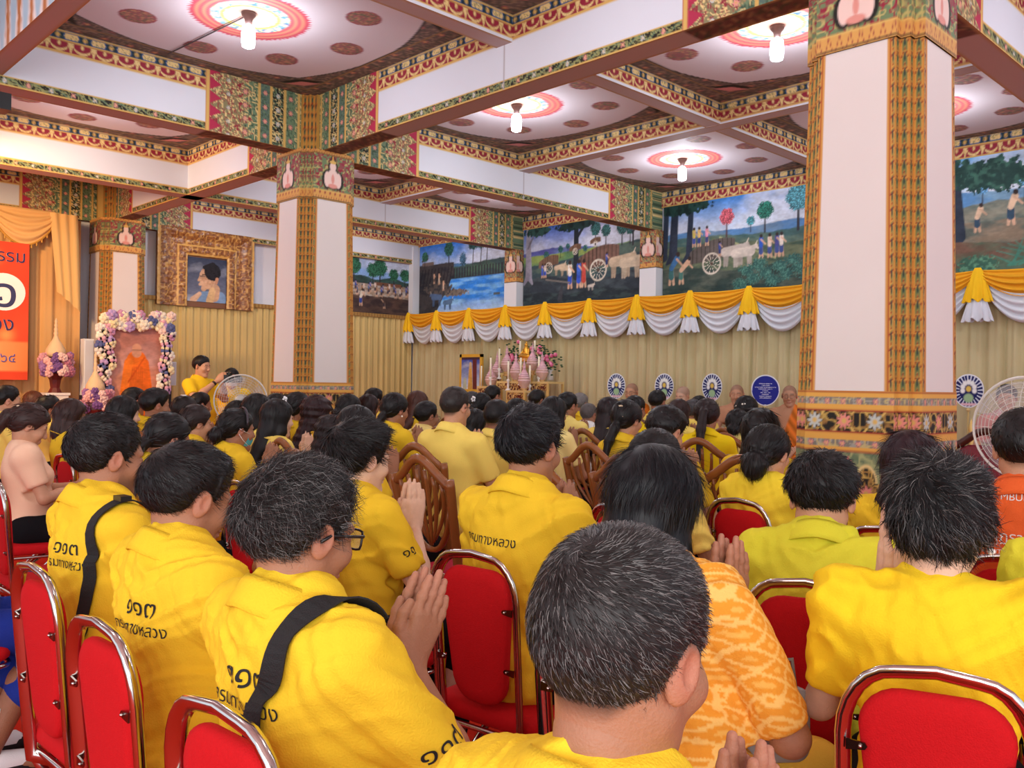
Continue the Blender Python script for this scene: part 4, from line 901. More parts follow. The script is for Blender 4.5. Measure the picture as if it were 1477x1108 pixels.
sit('33', 718, 577, 4.3, 'dark-skinned man with flat-top and clipped sides', skin='dark', hair='short', hopt=dict(t=.004, buzz=.5, top=.014, noise=0), slen=.008, lift=.7, shirt=Yp, build=1.1, yaw=5)
sit('s55', 1110, 612, 3.6, 'woman with black scrunchie bun before the floral column base', sex='f', hair='scrunchie', skin='mid', shirt=(250, 220, 60), collar=False, yaw=2, ch='b')
sit('m47', 970, 588, 3.95, 'bowed man with bushy black hair right of centre', skin='mid', hopt=dict(t=.03, noise=.004), hpitch=.4, shirt=Yv)
sit('11', 291, 566, 4.0, 'person in white mask seated under the standing photographer', acc=('whitemask',), shirt=Yv, yaw=-10)
sit('17', 373, 568, 3.15, 'woman with black bobbed hair left of the middle column', sex='f', hair='bob', shirt=Yp)
sit('16', 345, 578, 3.6, 'person whose dark crown covers the big fan', shirt=Yv)
sit('25', 533, 569, 5.25, 'woman with brownish bob right of the middle column base', sex='f', hair='bob', hcol=(44, 28, 28), shirt=Yp)
sit('19', 431, 566, 3.6, 'woman with black hair and brown clip against the column base', sex='f', hair='bun', acc=('bow',), shirt=Yv)
sit('18', 402, 568, 3.64, 'person with black hair at the column\'s left foot', shirt=Yv, sex='f', hair='bob')
sit('28', 571, 567, 4.0, 'woman with low ponytail curling over her shoulder', sex='f', hair='lowpony', hlong=.3, acc=('earring',), shirt=Yv)
sit('32', 687, 590, 4.9, 'small woman with dark hair between the two clipped-hair men', sex='f', hair='bob', shirt=Yp, yaw=-10)
sit('30', 617, 579, 4.8, 'slight man in pale shirt with black hair and glasses', hopt=dict(t=.02), shirt=(252, 226, 140), acc=('thinglasses',))
sit('44', 906, 577, 4.5, 'woman with long side ponytail and small white clip', sex='f', hair='lowpony', hlong=.36, skin='mid', shirt=Yv, acc=('thinglasses', 'pearl'))
sit('b54', 1098, 589, 4.4, 'woman with full black hair above the scrunchie bun', sex='f', hair='bob', hopt=dict(t=.03), shirt=Yv, yaw=14)
sit('23', 505, 569, 4.2, 'woman with small dark scrunchie beside the column', sex='f', hair='scrunchie', shirt=Yp)
sit('26', 541, 560, 5.6, 'man with bushy black hair taller than the row before him', shirt=Yp, hopt=dict(t=.022))
sit('39', 800, 572, 5.0, 'woman with black hair to her nape and glasses, left of the man in cream', sex='f', hair='bob', acc=('thinglasses',), shirt=(248, 228, 150))
sit('29', 604, 564, 5.55, 'woman with long chestnut hair before the gold curtain', sex='f', hair='long', hcol=(78, 46, 36), shirt=Yv, hlong=.3)
sit('37', 748, 575, 5.5, 'person with round black hair below the altar tables', shirt=Yp, sex='f', hair='bob')
sit('43', 880, 573, 5.8, 'woman with dark hair falling long behind the side ponytail', sex='f', hair='long', hcol=(34, 24, 26), shirt=Yp, hlong=.34)
sit('51', 1020, 575, 5.5, 'woman with high brown ponytail down her bright back', sex='f', hair='pony', hcol=(38, 26, 26), hlong=.42, shirt=(248, 216, 30), yaw=22)
sit('40', 820, 566, 6.1, 'broad man in cream yellow shirt looking right', hopt=dict(t=.016), shirt=(250, 226, 130), build=1.1, skin='tan')
sit('36', 682, 565, 6.3, 'older woman with greying hair and glasses facing the altar', sex='f', hair='short', hcol=(70, 66, 66), acc=('thinglasses',), shirt=(245, 235, 190))
sit('34', 696, 567, 5.9, 'woman with white flower bow in black hair', sex='f', hair='bun', acc=('bow',), shirt=(60, 56, 56))
sit('53', 1065, 590, 6.3, 'woman with large round black chignon', sex='f', hair='bun', hopt=dict(t=.02), shirt=(248, 226, 130), yaw=12)
sit('45', 917, 571, 6.35, 'person in bright yellow just behind the side ponytail', shirt=(248, 216, 30))
sit('48', 981, 576, 6.85, 'woman with centre-parted brown hair below the bowing monk', sex='f', hair='long', hcol=(50, 32, 30), shirt=Yp, hlong=.2)
sit('42', 850, 582, 7.0, 'man in white shirt with clipped grey hair and glasses', hopt=dict(t=.004, buzz=.6), hcol=(96, 90, 88), acc=('thinglasses',), shirt=(240, 240, 238), ch='b')
sit('52', 1078, 571, 7.1, 'woman with ivory flower comb in black hair', sex='f', hair='bun', hopt=dict(t=.022), acc=('flower',), shirt=Yp)
sit('35', 712, 556, 7.1, 'black-haired person in front of the altar\'s left leg', shirt=(60, 56, 60))
sit('41', 838, 567, 7.65, 'grey-haired man beyond the broad man in cream', hcol=(120, 116, 114), shirt=Yv)
sit('38', 776, 562, 7.5, 'man with neat black hair before the altar\'s right leg', shirt=Yv)
sit('46', 949, 563, 7.75, 'man with neat black hair between two emblem fans', shirt=Yp, yaw=10)
sit('49', 1002, 576, 7.6, 'grey-templed man beside the centre-parted woman', hcol=(72, 70, 72), shirt=Yp)
sit('50', 1010, 571, 8.2, 'dark crown of hair between the bowing monk and the ponytail', shirt=Yp)
# empty chairs seen between people
for i, (x, y, kd, lab) in enumerate(((1.38, 3.05, 'b', 'empty red chair in the gap beyond the bearded man'), (1.35, 4.6, 'b', 'red chair with silver frame beside the peach blouse'), (2.05, 5.9, 'b', 'red chair in front of the woman in peach'), (2.2, 3.9, 'b', 'empty red chair left of the fringed man'), (3.0, 3.4, 'w', 'wooden shield-back chair left of the tall clipped-hair man'), (3.35, 2.95, 'w', 'wooden shield-back chair right of centre behind the praying hands'))):
    chair(kd, x, y, random.uniform(-.05, .05), lab, 'red banquet chairs' if kd == 'b' else 'wooden shield-back chairs')
# ================================================================== writing and straps laid on the cloth
DG = bpy.context.evaluated_depsgraph_get
def text_mesh(txt, size, bold=0., shear=0.):
    """triangulated lettering, centred on 0,0; overlapping strokes of a letter are filled one by one"""
    fc = bpy.data.curves.new('letters', 'FONT'); fc.body = txt; fc.size = size; fc.align_x = 'CENTER'; fc.align_y = 'CENTER'; fc.offset = bold; fc.shear = shear; fc.resolution_u = 3
    ot = bpy.data.objects.new('letters', fc); C.objects.link(ot); bpy.context.view_layer.update(); dg = DG(); cu = ot.evaluated_get(dg).to_curve(dg)
    polys = []
    for sp in cu.splines:
        P = []; bp = sp.bezier_points; n = len(bp)
        if n:
            for i in range(n):
                a, b = bp[i], bp[(i+1) % n]
                for t in np.linspace(0, 1, 5)[:-1]: P.append(np.array((1-t)**3*a.co+3*t*(1-t)**2*a.handle_right+3*t*t*(1-t)*b.handle_left+t**3*b.co)[:2])
        else: P = [np.array(q.co)[:2] for q in sp.points]
        P = np.array(P); x, y = P.T; polys.append((P, .5*np.sum(x*np.roll(y, -1)-np.roll(x, -1)*y)))
    bpy.data.objects.remove(ot)
    sgn = np.sign(max(polys, key=lambda q: abs(q[1]))[1]); V = []; F = []; n0 = 0
    def inside(p, P):
        x, y = P.T; x2, y2 = np.roll(x, -1), np.roll(y, -1); c = ((y > p[1]) != (y2 > p[1])); 
        with np.errstate(all='ignore'): xi = x+(p[1]-y)*(x2-x)/(y2-y)
        return (c & (p[0] < xi)).sum() % 2 == 1
    for P, A in polys:
        if A*sgn <= 0: continue
        cd = bpy.data.curves.new('g', 'CURVE'); cd.dimensions = '2D'; cd.fill_mode = 'BOTH'
        for Q, B in [(P, A)]+[(Q, B) for Q, B in polys if B*sgn < 0 and inside(Q[0], P)]:
            sp = cd.splines.new('POLY'); sp.points.add(len(Q)-1); sp.points.foreach_set('co', np.c_[Q, np.zeros(len(Q)), np.ones(len(Q))].ravel()); sp.use_cyclic_u = True
        og = bpy.data.objects.new('g', cd); C.objects.link(og); bpy.context.view_layer.update(); me = og.evaluated_get(DG()).to_mesh()
        V += [tuple(v.co)[:2] for v in me.vertices]; F += [[i+n0 for i in p.vertices] for p in me.polygons]; n0 = len(V); bpy.data.objects.remove(og); bpy.data.curves.remove(cd)
    return np.array(V), F
def lay_text(P, txt, size, yc, zc, name, label=None, roll=0., bold=0., col=(24, 22, 24), side='back', parent=None, sx=1.):
    V, F = text_mesh(txt, size, bold); c, s_ = math.cos(roll), math.sin(roll); out = []
    for u, v in V*np.array([sx, 1]):
        u, v = u*c-v*s_, u*s_+v*c
        if side == 'back': o = Vector((-1, yc-u, zc+v)); d = Vector((1, 0, 0))
        elif side == 'right': o = Vector((yc+u, -1, zc+v)); d = Vector((0, 1, 0))
        h = P['bvh'].ray_cast(o, d)[0]
        out.append(tuple(h-d*.0022) if h else tuple(o+d*.85))
    ob = mk(name, np.array(out), F, mat('print_%d_%d_%d' % col, col, rough=.8), P['shirt'], None, False)
    if label: ob['label'] = label
    return ob
def strap(P, path, width, name='shoulder_strap', label=None):
    """webbing over the shoulder: path of (origin, direction) rays in body space"""
    L, Rr = [], []; pts = []
    for (o, d) in path:
        h = P['bvh'].ray_cast(Vector(o), Vector(d))
        if h[0]: pts.append((np.array(h[0]), np.array(h[1])))
    p = np.array([q[0] for q in pts]); nn = np.array([q[1] for q in pts])
    for _ in range(2): p[1:-1] = (p[:-2]+2*p[1:-1]+p[2:])/4; nn[1:-1] = nn[:-2]+nn[1:-1]+nn[2:]
    nn /= np.linalg.norm(nn, axis=1)[:, None]; T = np.gradient(p, axis=0); Bn = np.cross(T, nn); Bn /= np.linalg.norm(Bn, axis=1)[:, None]
    p = p+nn*.010; g = np.stack([p-Bn*width/2-nn*.001, p-Bn*width/2+nn*.002, p+Bn*width/2+nn*.002, p+Bn*width/2-nn*.001, p-Bn*width/2-nn*.001], 1)
    m = MB(); m.grid(g, (0, 0, 0)); o = m.build(name, STRAP, P['o'], False); 
    if label: o['label'] = label
    return p, nn
def back_strap(P, y0, z0, y1, z1, width, bow=.0):
    path = []; zc = z0-.09; R = .12; La = R*math.radians(112); Lt = La+(zc-z1); n = 44
    for i in range(n):
        s_ = i/(n-1)*Lt; f = s_/Lt; y = y0+(y1-y0)*f**1.15+bow*math.sin(PI*f)
        if s_ < La: a = math.radians(62)+s_/R; path.append(((math.cos(a)*1.0-.01, y, zc+math.sin(a)*1.0), (-math.cos(a), 0, -math.sin(a))))
        else: path.append(((-1, y, zc-(s_-La)), (1, 0, 0)))
    return strap(P, path, width)
for P, zt in ((Bm, .41), (Cm, .41), (Dm, .41)):
    z = P['T'](0, 0, zt)[2]; yt = .035 if P is Bm else .0
    lay_text(P, '๑๑๓', .062, yt, z, 'back_number', 'black back number in outlined digits', bold=.0012)
    lay_text(P, 'กรมทางหลวง', .036, yt, z-.046, 'back_lettering', bold=.0003, sx=.9)
lay_text(H, 'กรมทางหลวง', .040, .045, H['T'](0, 0, .385)[2], 'back_lettering', 'black lettering across the shoulders', bold=.0004)
zz = lambda P, f: float(P['T'](0, 0, f)[2])
back_strap(Bm, -.095, zz(Bm, .45), .035, zz(Bm, .14), .040, .02)
p_, n_ = back_strap(Dm, -.095, zz(Dm, .44), -.03, zz(Dm, .02), .036, -.02)
m = MB(); m.box(p_[4]+n_[4]*.006, (.03, .05, .014), S(20, 20, 20)); m.build('strap_buckle', BLACK, Dm['o'])
O_ = O59
lay_text(O_, '๛ MBUISC', .030, .02, zz(O_, .515), 'collar_lettering', bold=.0006, col=(240, 236, 230))
lay_text(O_, 'มหามกุฏราชวิทยาลัย', .044, -.0, zz(O_, .40), 'back_lettering', bold=.0006, col=(240, 236, 230))
lay_text(O_, 'MAHAMAKUT BUDDHIST UNIVERSITY', .021, -.0, zz(O_, .355), 'small_back_lettering', bold=.0004, col=(240, 236, 230))

# sleeve numerals
zs_ = lambda P, f: float(P['T'](0, 0, f)[2])
def sleeve_print(P, txt, size, f, dx=0., stripes=False):
    s0, el = P['L'][1][0], P['L'][1][1]; c = s0+(el-s0)*f; lay_text(P, txt, size, float(c[0])+dx, float(c[2]), 'sleeve_number', 'black number on the right sleeve', side='right', bold=.0008, roll=math.atan2(el[0]-s0[0], s0[2]-el[2])*.6)
sleeve_print(Bm, '๑๑๓', .055, .52)
sleeve_print(BHm, '๑๑', .05, .42)
# ================================================================== murals
class Pic:
    def __init__(s, W, H, n):
        s.W, s.H = W, H; s.nx, s.ny = int(W*n)+1, int(H*n)+1
        s.X, s.Y = np.meshgrid(np.linspace(0, W, s.nx), np.linspace(0, H, s.ny), indexing='ij'); s.e = 1./n; s.c = np.zeros(s.X.shape+(3,)); s.sd = 1
    def st(s, d): return np.clip(.5-d/s.e, 0, 1)
    def sky(s, top, bot, cloud=.5, y0=0):
        t = np.clip((s.Y-y0)/(s.H-y0), 0, 1)[..., None]; s.c = S(*bot)*(1-t)+S(*top)*t; n = fbm(s.X, s.Y*1.7, 1.6/s.H, 5+s.sd, 5); s.c = mix(s.c, np.clip((n-.5)*6*cloud, 0, .8), S(214, 222, 236))
    def land(s, f, col, col2=None, sc=6, rough=.03):
        y = f(s.X)+rough*(fbm(s.X, s.Y*0, 8, s.sd)-.5); m = s.st(s.Y-y); c = mix(base(s.X, S(*col)), np.clip((fbm(s.X*.6, s.Y*1.8, sc, s.sd+3)-.42)*4, 0, 1), S(*(col2 or tuple(int(v*.7) for v in col)))); s.c = s.c*(1-m[..., None])+c*m[..., None]; s.sd += 1
    def blob(s, x, y, rx, ry, col, col2=None, rough=.5, k=9):
        n = fbm(s.X, s.Y, k/max(rx, ry), s.sd, 3); d = (np.hypot((s.X-x)/rx, (s.Y-y)/ry)-1+rough*(n-.5)*2)*min(rx, ry); m = s.st(d)
        c = mix(base(s.X, S(*col)), np.clip((fbm(s.X, s.Y, 14/max(rx, ry)*.5, s.sd+7, 2)-.45)*4, 0, 1), S(*(col2 or tuple(int(v*.6) for v in col)))); s.c = s.c*(1-m[..., None])+c*m[..., None]; s.sd += 1
    def line(s, x0, y0, x1, y1, w0, w1, col):
        dx, dy = x1-x0, y1-y0; L = dx*dx+dy*dy; t = np.clip(((s.X-x0)*dx+(s.Y-y0)*dy)/L, 0, 1); d = np.hypot(s.X-x0-t*dx, s.Y-y0-t*dy)-(w0+(w1-w0)*t); s.c = mix(s.c, s.st(d), S(*col))
    def tree(s, x, y, h, col=(34, 62, 52), trunk=(52, 50, 56), w=.35, lean=0):
        s.line(x, y, x+lean, y+h*.75, h*.035, h*.02, trunk)
        for i in range(6): a = i*1.05; s.blob(x+lean+math.cos(a)*h*w*.45, y+h*(.72+.16*math.sin(a)), h*w*.42, h*.15, col, tuple(min(255, int(v*1.7)) for v in col))
    def man(s, x, y, h, shirt=(60, 90, 170), low=(40, 60, 110), skin=(206, 168, 140), bend=0):
        s.line(x-.06*h, y, x-.01*h, y+.45*h, .045*h, .06*h, skin); s.line(x+.09*h, y, x+.02*h, y+.45*h, .045*h, .06*h, skin); s.line(x, y+.22*h, x, y+.48*h, .10*h, .09*h, low); s.line(x, y+.5*h, x+bend*h, y+.78*h, .085*h, .10*h, shirt); s.line(x+bend*h, y+.76*h, x+.2*h+bend*h, y+.56*h, .035*h, .03*h, skin); s.line(x+bend*h*1.2, y+.9*h, x+bend*h*1.2, y+.92*h, .07*h, .07*h, (52, 40, 38))
    def ox(s, x, y, h, col=(196, 176, 150), f=1):
        for q in (-.42, -.3, .3, .42): s.line(x+q*h*f, y, x+q*h*f*.95, y+.45*h, .05*h, .08*h, tuple(int(v*.85) for v in col))
        s.line(x-.42*h*f, y+.6*h, x+.4*h*f, y+.65*h, .2*h, .24*h, col); s.line(x+.4*h*f, y+.72*h, x+.68*h*f, y+.86*h, .14*h, .09*h, col); s.line(x+.66*h*f, y+.86*h, x+.78*h*f, y+.74*h, .08*h, .05*h, col); s.line(x+.66*h*f, y+.92*h, x+.74*h*f, y+1.08*h, .02*h, .015*h, (230, 220, 200))
    def cart(s, x, y, h, col=(120, 92, 74)):
        d = np.maximum(np.abs(s.X-x)/(h*.75)-1+0*s.Y, np.maximum((s.Y-(y+h*(.95+.18*(s.X-x)/h-.28*((s.X-x)/h)**2)))/h, (y+h*.38+.1*(s.X-x)-s.Y)/h))*h
        s.c = mix(s.c, s.st(d), S(*col)); s.c = mix(s.c, s.st(d)*(np.abs(((s.X-x)/h*7) % 1-.5) < .12), S(*[int(v*.7) for v in col]))
        r = np.hypot(s.X-x, s.Y-y-.28*h); th = np.arctan2(s.Y-y-.28*h, s.X-x); s.c = mix(s.c, s.st(np.abs(r-.29*h)-.025*h), S(214, 206, 190)); s.c = mix(s.c, s.st(r-.29*h)*(np.abs(((th/(2*PI)*12) % 1)-.5) < .1), S(214, 206, 190)); s.c = mix(s.c, s.st(r-.05*h), S(90, 70, 60))
    def hang(s, o, du, name, label, cat='mural', frame=None, parent=None, th=.02):
        if cat == 'mural': s.c = np.clip(s.c*(.72+.62*fbm(s.X+.3*s.Y, s.Y*1.5, 9, 31, 4))[..., None]*(.9+.2*vnoise(s.X, s.Y*2, 34, 5))[..., None], 0, 1)
        o = np.array(o, float); du = np.array(du, float); P = o+(s.X/s.W)[..., None]*du+s.Y[..., None]*np.array([0, 0, 1.]); nr = np.cross(du, [0, 0, 1.]); nr /= np.linalg.norm(nr)
        m = MB(); m.grid(P, s.c); b = -nr*th; q = np.array([o, o+du, o+du+[0, 0, s.H], o+[0, 0, s.H]])
        m.add(np.concatenate([q, q+b]), [[0, 4, 5, 1], [1, 5, 6, 2], [2, 6, 7, 3], [3, 7, 4, 0], [4, 7, 6, 5]], S(60, 60, 70)); ob = m.build(name, PAINT, parent)
        return tag(ob, label, cat) if parent is None else ob
HM = ZMT-ZMB; xm = XW-.035
def along(Ya, Yb, n): return Pic(Ya-Yb, HM, n)
# crowd before the village (far wall)
p = Pic(9.86-7.9, HM, 72); p.sky((46, 100, 190), (150, 190, 232), 1.1, .5); p.land(lambda x: .62+.03*np.sin(x*9), (60, 90, 84)); 
for x, h in ((.15, .34), (.62, .62), (.75, .5), (1.15, .42), (1.3, .5), (1.6, .36), (1.85, .38)): p.tree(x, .45, h, (38, 78, 58))
p.land(lambda x: .50+.01*np.sin(x*8), (150, 130, 110), (190, 180, 170), 20); p.line(1.2, .52, 1.75, .52, .03, .03, (120, 80, 60)); p.line(.0, .55, .7, .52, .03, .02, (150, 90, 60)); p.land(lambda x: .30+0*x, (86, 66, 58), (60, 48, 48), 8)
for i in range(34): x_ = (i*.137) % 1.95; p.man(x_, .30+(i % 3)*.035, .20, [(60, 90, 170), (150, 110, 80), (90, 110, 150), (220, 210, 200)][i % 4], (70, 60, 70))
for x in (.3, .55, .9): p.man(x, .12, .3, (220, 210, 190), (44, 70, 150), bend=.1)
p.man(1.4, .1, .2, (90, 70, 60), (60, 50, 60), bend=-.3)
p.hang((7.9, Y3-.035, ZMB), (9.86-7.9, 0, 0), 'mural_painting', 'mural of a village crowd under white clouds, left of the corner')
# river
p = along(12.70, 10.34, 72); W = p.W; p.sky((40, 110, 200), (190, 214, 236), .6, .4); p.land(lambda x: .86+.03*np.sin(x*3), (70, 110, 150), (110, 130, 150)); p.land(lambda x: .80+.06*np.clip(x-.9, 0, 1), (54, 74, 76), (70, 96, 80))
for x in (1.45, 1.65, 1.8): p.line(x, .8, x+.02, 1.12, .012, .009, (60, 60, 66)); p.blob(x+.02, 1.13, .14, .06, (50, 96, 96))
p.blob(1.2, .92, .08, .12, (70, 110, 140)); p.land(lambda x: .62-.0*x+.28*(x < .95), (66, 62, 64), (40, 44, 52), 7)
q = (p.X > .95); n = np.abs(((p.X*11+.6*np.sin(p.Y*5)) % 1)-.5) < .16; m_ = (p.Y > .5) & (p.Y < .82) & ~q; p.c = mix(p.c, m_*n*.8, S(34, 34, 42)); p.c = mix(p.c, (p.Y > .6) & (p.Y < .78) & q & (np.abs(((p.X*14) % 1)-.5) < .2), S(46, 46, 54))
riv = p.st(np.maximum(p.Y-.60+.0*p.X, (.62-p.X)*.7-(.0)+.5*np.clip(p.Y-.22, -1, 1)*(1.0)+.0)); rc = mix(base(p.X, S(48, 128, 220)), np.clip((fbm(p.X*.5, p.Y*3, 6, 2)-.4)*3, 0, 1), S(130, 190, 240)); rc = mix(rc, np.clip(.25-p.Y, 0, .2)*4, S(190, 214, 240)); p.c = p.c*(1-riv[..., None])+rc*riv[..., None]
p.blob(.98, .36, .34, .06, (120, 110, 100), (90, 84, 84), .4); p.blob(.55, .44, .35, .12, (92, 84, 80), (60, 60, 66)); p.tree(.82, .84, .42, (34, 70, 60)); p.line(.1, .92, .38, .92, .03, .03, (112, 96, 90)); p.line(.08, .98, .22, 1.02, .02, .03, (80, 74, 76)); p.tree(.15, .84, .3, (40, 80, 66))
p.man(.42, .56, .2, (206, 168, 140), (100, 80, 70)); p.man(.56, .54, .22, (206, 168, 140), (206, 190, 170)); p.man(.68, .42, .2, (220, 180, 150), (200, 180, 160)); p.ox(.5, .16, .24, (84, 108, 146), -1); p.ox(.8, .08, .2, (90, 116, 150)); p.man(1.35, .32, .06, (230, 220, 210)); p.line(2.0, .28, 2.12, .28, .02, .02, (80, 90, 90))
p.tree(2.3, .8, .42, (40, 70, 60))
p.hang((xm, 12.70, ZMB), (0, -(12.70-10.34), 0), 'mural_painting', 'mural of a blue river with buffalo and rocky bank')
# ox carts by the meadow
p = along(10.02, 7.61, 80); p.sky((58, 100, 190), (186, 196, 220), .7, .7); p.land(lambda x: .86+.04*np.sin(x*2.4), (84, 90, 160), (100, 120, 170)); p.land(lambda x: .80+.02*x, (134, 156, 84), (90, 130, 90), 5); p.land(lambda x: .66+.12*np.clip(x-.6, 0, 2), (54, 76, 84), (80, 100, 92), 7)
for x, y, h in ((.5, .66, .2), (.8, .74, .18), (1.5, .86, .34), (1.7, .84, .3), (2.0, .82, .34), (2.15, .82, .3), (.95, .8, .14), (1.3, .72, .16)): p.tree(x, y, h, (40, 76, 76))
p.land(lambda x: .42+.05*np.sin(x*3), (46, 56, 66), (70, 82, 88), 6); p.land(lambda x: .2+.03*np.sin(x*5), (36, 46, 54), (58, 74, 76), 12)
p.line(.12, .5, .1, 1.25, .07, .045, (150, 150, 168)); p.line(.12, .5, .2, .38, .06, .02, (150, 150, 168)); p.line(.1, .5, .02, .38, .05, .02, (140, 140, 160)); p.line(.1, .95, .26, 1.2, .02, .012, (120, 120, 136)); p.blob(.3, 1.2, .3, .08, (50, 84, 80)); p.line(1.12, .42, 1.12, 1.2, .055, .045, (34, 40, 50)); p.line(1.12, 1.0, 1.3, 1.2, .03, .02, (34, 40, 50)); p.blob(1.1, 1.21, .42, .09, (30, 56, 54)); p.tree(2.2, .8, .5, (56, 60, 90))
p.cart(.55, .52, .28); p.ox(.78, .48, .18); p.ox(.9, .46, .17); p.cart(1.1, .76, .16); p.cart(1.5, .84, .14); p.cart(1.56, .34, .52, (118, 90, 78)); p.ox(1.98, .36, .36); p.ox(2.16, .34, .34, (206, 190, 166)); p.man(1.72, .52, .22, (70, 90, 170)); 
for x, c_ in ((.42, (70, 100, 190)), (.48, (230, 220, 210)), (1.0, (230, 225, 215)), (1.18, (60, 100, 200)), (1.28, (196, 80, 70))): p.man(x, .26 if x > .8 else .46, .42 if x > .8 else .22, c_, (44, 80, 190) if x != 1.28 else (190, 70, 60))
p.line(.5, .42, 1.0, .34, .012, .012, (120, 116, 110)); p.line(.8, .1, .84, .3, .05, .02, (60, 62, 70)); p.ox(1.42, .2, .1, (200, 190, 180))
p.hang((xm, 10.02, ZMB), (0, -(10.02-7.61), 0), 'mural_painting', 'mural of covered ox carts passing a dark central tree')
# cart and red tree
p = along(7.29, 4.86, 84); p.sky((58, 130, 210), (206, 222, 236), .8, .7); p.land(lambda x: .84+.02*np.sin(x*4), (84, 130, 180), (110, 140, 170)); p.land(lambda x: .76+.03*np.sin(x*3), (64, 96, 96), (96, 118, 104), 7); p.tree(1.0, .74, .36, (150, 74, 84), (90, 60, 60)); p.tree(1.55, .74, .38, (30, 84, 72)); p.tree(2.0, .72, .55, (66, 116, 128)); p.tree(1.35, .76, .2, (56, 110, 120))
p.land(lambda x: .66-.1*x*.3+.03*np.sin(x*6), (66, 88, 74), (110, 120, 92), 8)
for x, w in ((.16, .07), (.42, .05), (.02, .05)): p.line(x, .55, x+.03, 1.25, w, w*.8, (44, 54, 72)); p.line(x, .55, x-.1, .46, w, .02, (44, 54, 72))
p.blob(.2, 1.2, .5, .1, (34, 66, 62)); p.line(.8, .72, 1.5, .34, .03, .02, (110, 124, 96)); p.line(.9, .74, 1.7, .4, .012, .012, (160, 166, 120)); p.land(lambda x: .34+.05*np.sin(x*3+1), (48, 66, 62), (86, 94, 84), 7)
p.cart(.78, .28, .46, (96, 88, 84)); p.ox(1.1, .36, .3, (190, 180, 170)); p.ox(1.24, .34, .28, (206, 196, 184)); p.man(.9, .5, .2, (60, 80, 150))
for x, c_, l_ in ((.5, (210, 190, 90), (60, 80, 150)), (.58, (230, 200, 120), (50, 70, 140)), (.7, (224, 150, 180), (60, 70, 120))): p.man(x, .66, .26, c_, l_)
for x, c_ in ((1.5, (44, 90, 190)), (1.62, (220, 200, 180)), (1.72, (80, 80, 150)), (1.78, (220, 210, 200))): p.man(x, .42, .3, c_, (60, 80, 140))
p.man(.14, .18, .44, (60, 110, 160), (60, 110, 110), bend=.2); p.man(.3, .18, .36, (220, 180, 150), (70, 120, 110), bend=.3); p.land(lambda x: .12+.1*np.clip(x-1, 0, 2)*.6, (40, 60, 58), (84, 92, 80), 9)
for i in range(14): p.blob(1.2+(i*.37) % 1.2, .1+(i*.13) % .28, .1, .07, (48, 92, 88), (84, 134, 120), .7)
p.hang((xm, 7.29, ZMB), (0, -(7.29-4.86), 0), 'mural_painting', 'mural with a red tree and ox cart, just left of the big column')
# resting villagers
p = along(4.56, 2.1, 90); p.sky((110, 170, 220), (214, 232, 240), .6, .7); p.land(lambda x: .9+.04*np.sin(x*3), (90, 140, 190), (120, 160, 190)); p.land(lambda x: .74+.02*np.sin(x*5), (104, 116, 108), (140, 140, 124), 7); p.tree(1.75, .74, .3, (84, 130, 170)); p.tree(1.35, .76, .2, (70, 110, 140)); p.land(lambda x: .56+.0*x, (96, 104, 96), (140, 124, 104), 6)
p.line(1.12, .42, 1.05, 1.2, .07, .06, (44, 54, 70)); p.blob(1.2, 1.06, .62, .16, (34, 66, 62), (60, 104, 90), .6); p.blob(1.5, 1.0, .3, .14, (34, 66, 62), (60, 104, 90), .6); p.blob(2.4, 1.0, .4, .22, (40, 84, 76), (60, 110, 96)); p.land(lambda x: .34+.02*np.sin(x*7), (112, 84, 70), (86, 104, 84), 5)
for x, y, h, c_ in ((1.3, .46, .3, (220, 190, 160)), (1.62, .5, .36, (220, 190, 160)), (1.9, .46, .26, (230, 210, 190)), (2.05, .5, .26, (226, 200, 180)), (2.1, .66, .2, (60, 90, 170)), (2.3, .66, .2, (44, 80, 190)), (2.2, .5, .3, (44, 70, 190))): p.man(x, y, h, c_, (50, 74, 96), bend=.1)
p.cart(2.4, .64, .3); p.ox(2.25, .36, .12, (196, 200, 196))
for i in range(16): a = .3+i*.16; p.line(1.9+.3*math.cos(i), .08, 1.9+.5*math.cos(a), .08+.28*abs(math.sin(a)), .012, .004, (70, 130, 112))
p.blob(2.3, .22, .3, .1, (50, 70, 110), (84, 104, 140)); p.blob(1.3, .1, .2, .1, (60, 100, 84), (100, 150, 120))
p.hang((xm, 4.56, ZMB), (0, -(4.56-2.1), 0), 'mural_painting', 'mural of villagers resting under a tree, right of the big column')

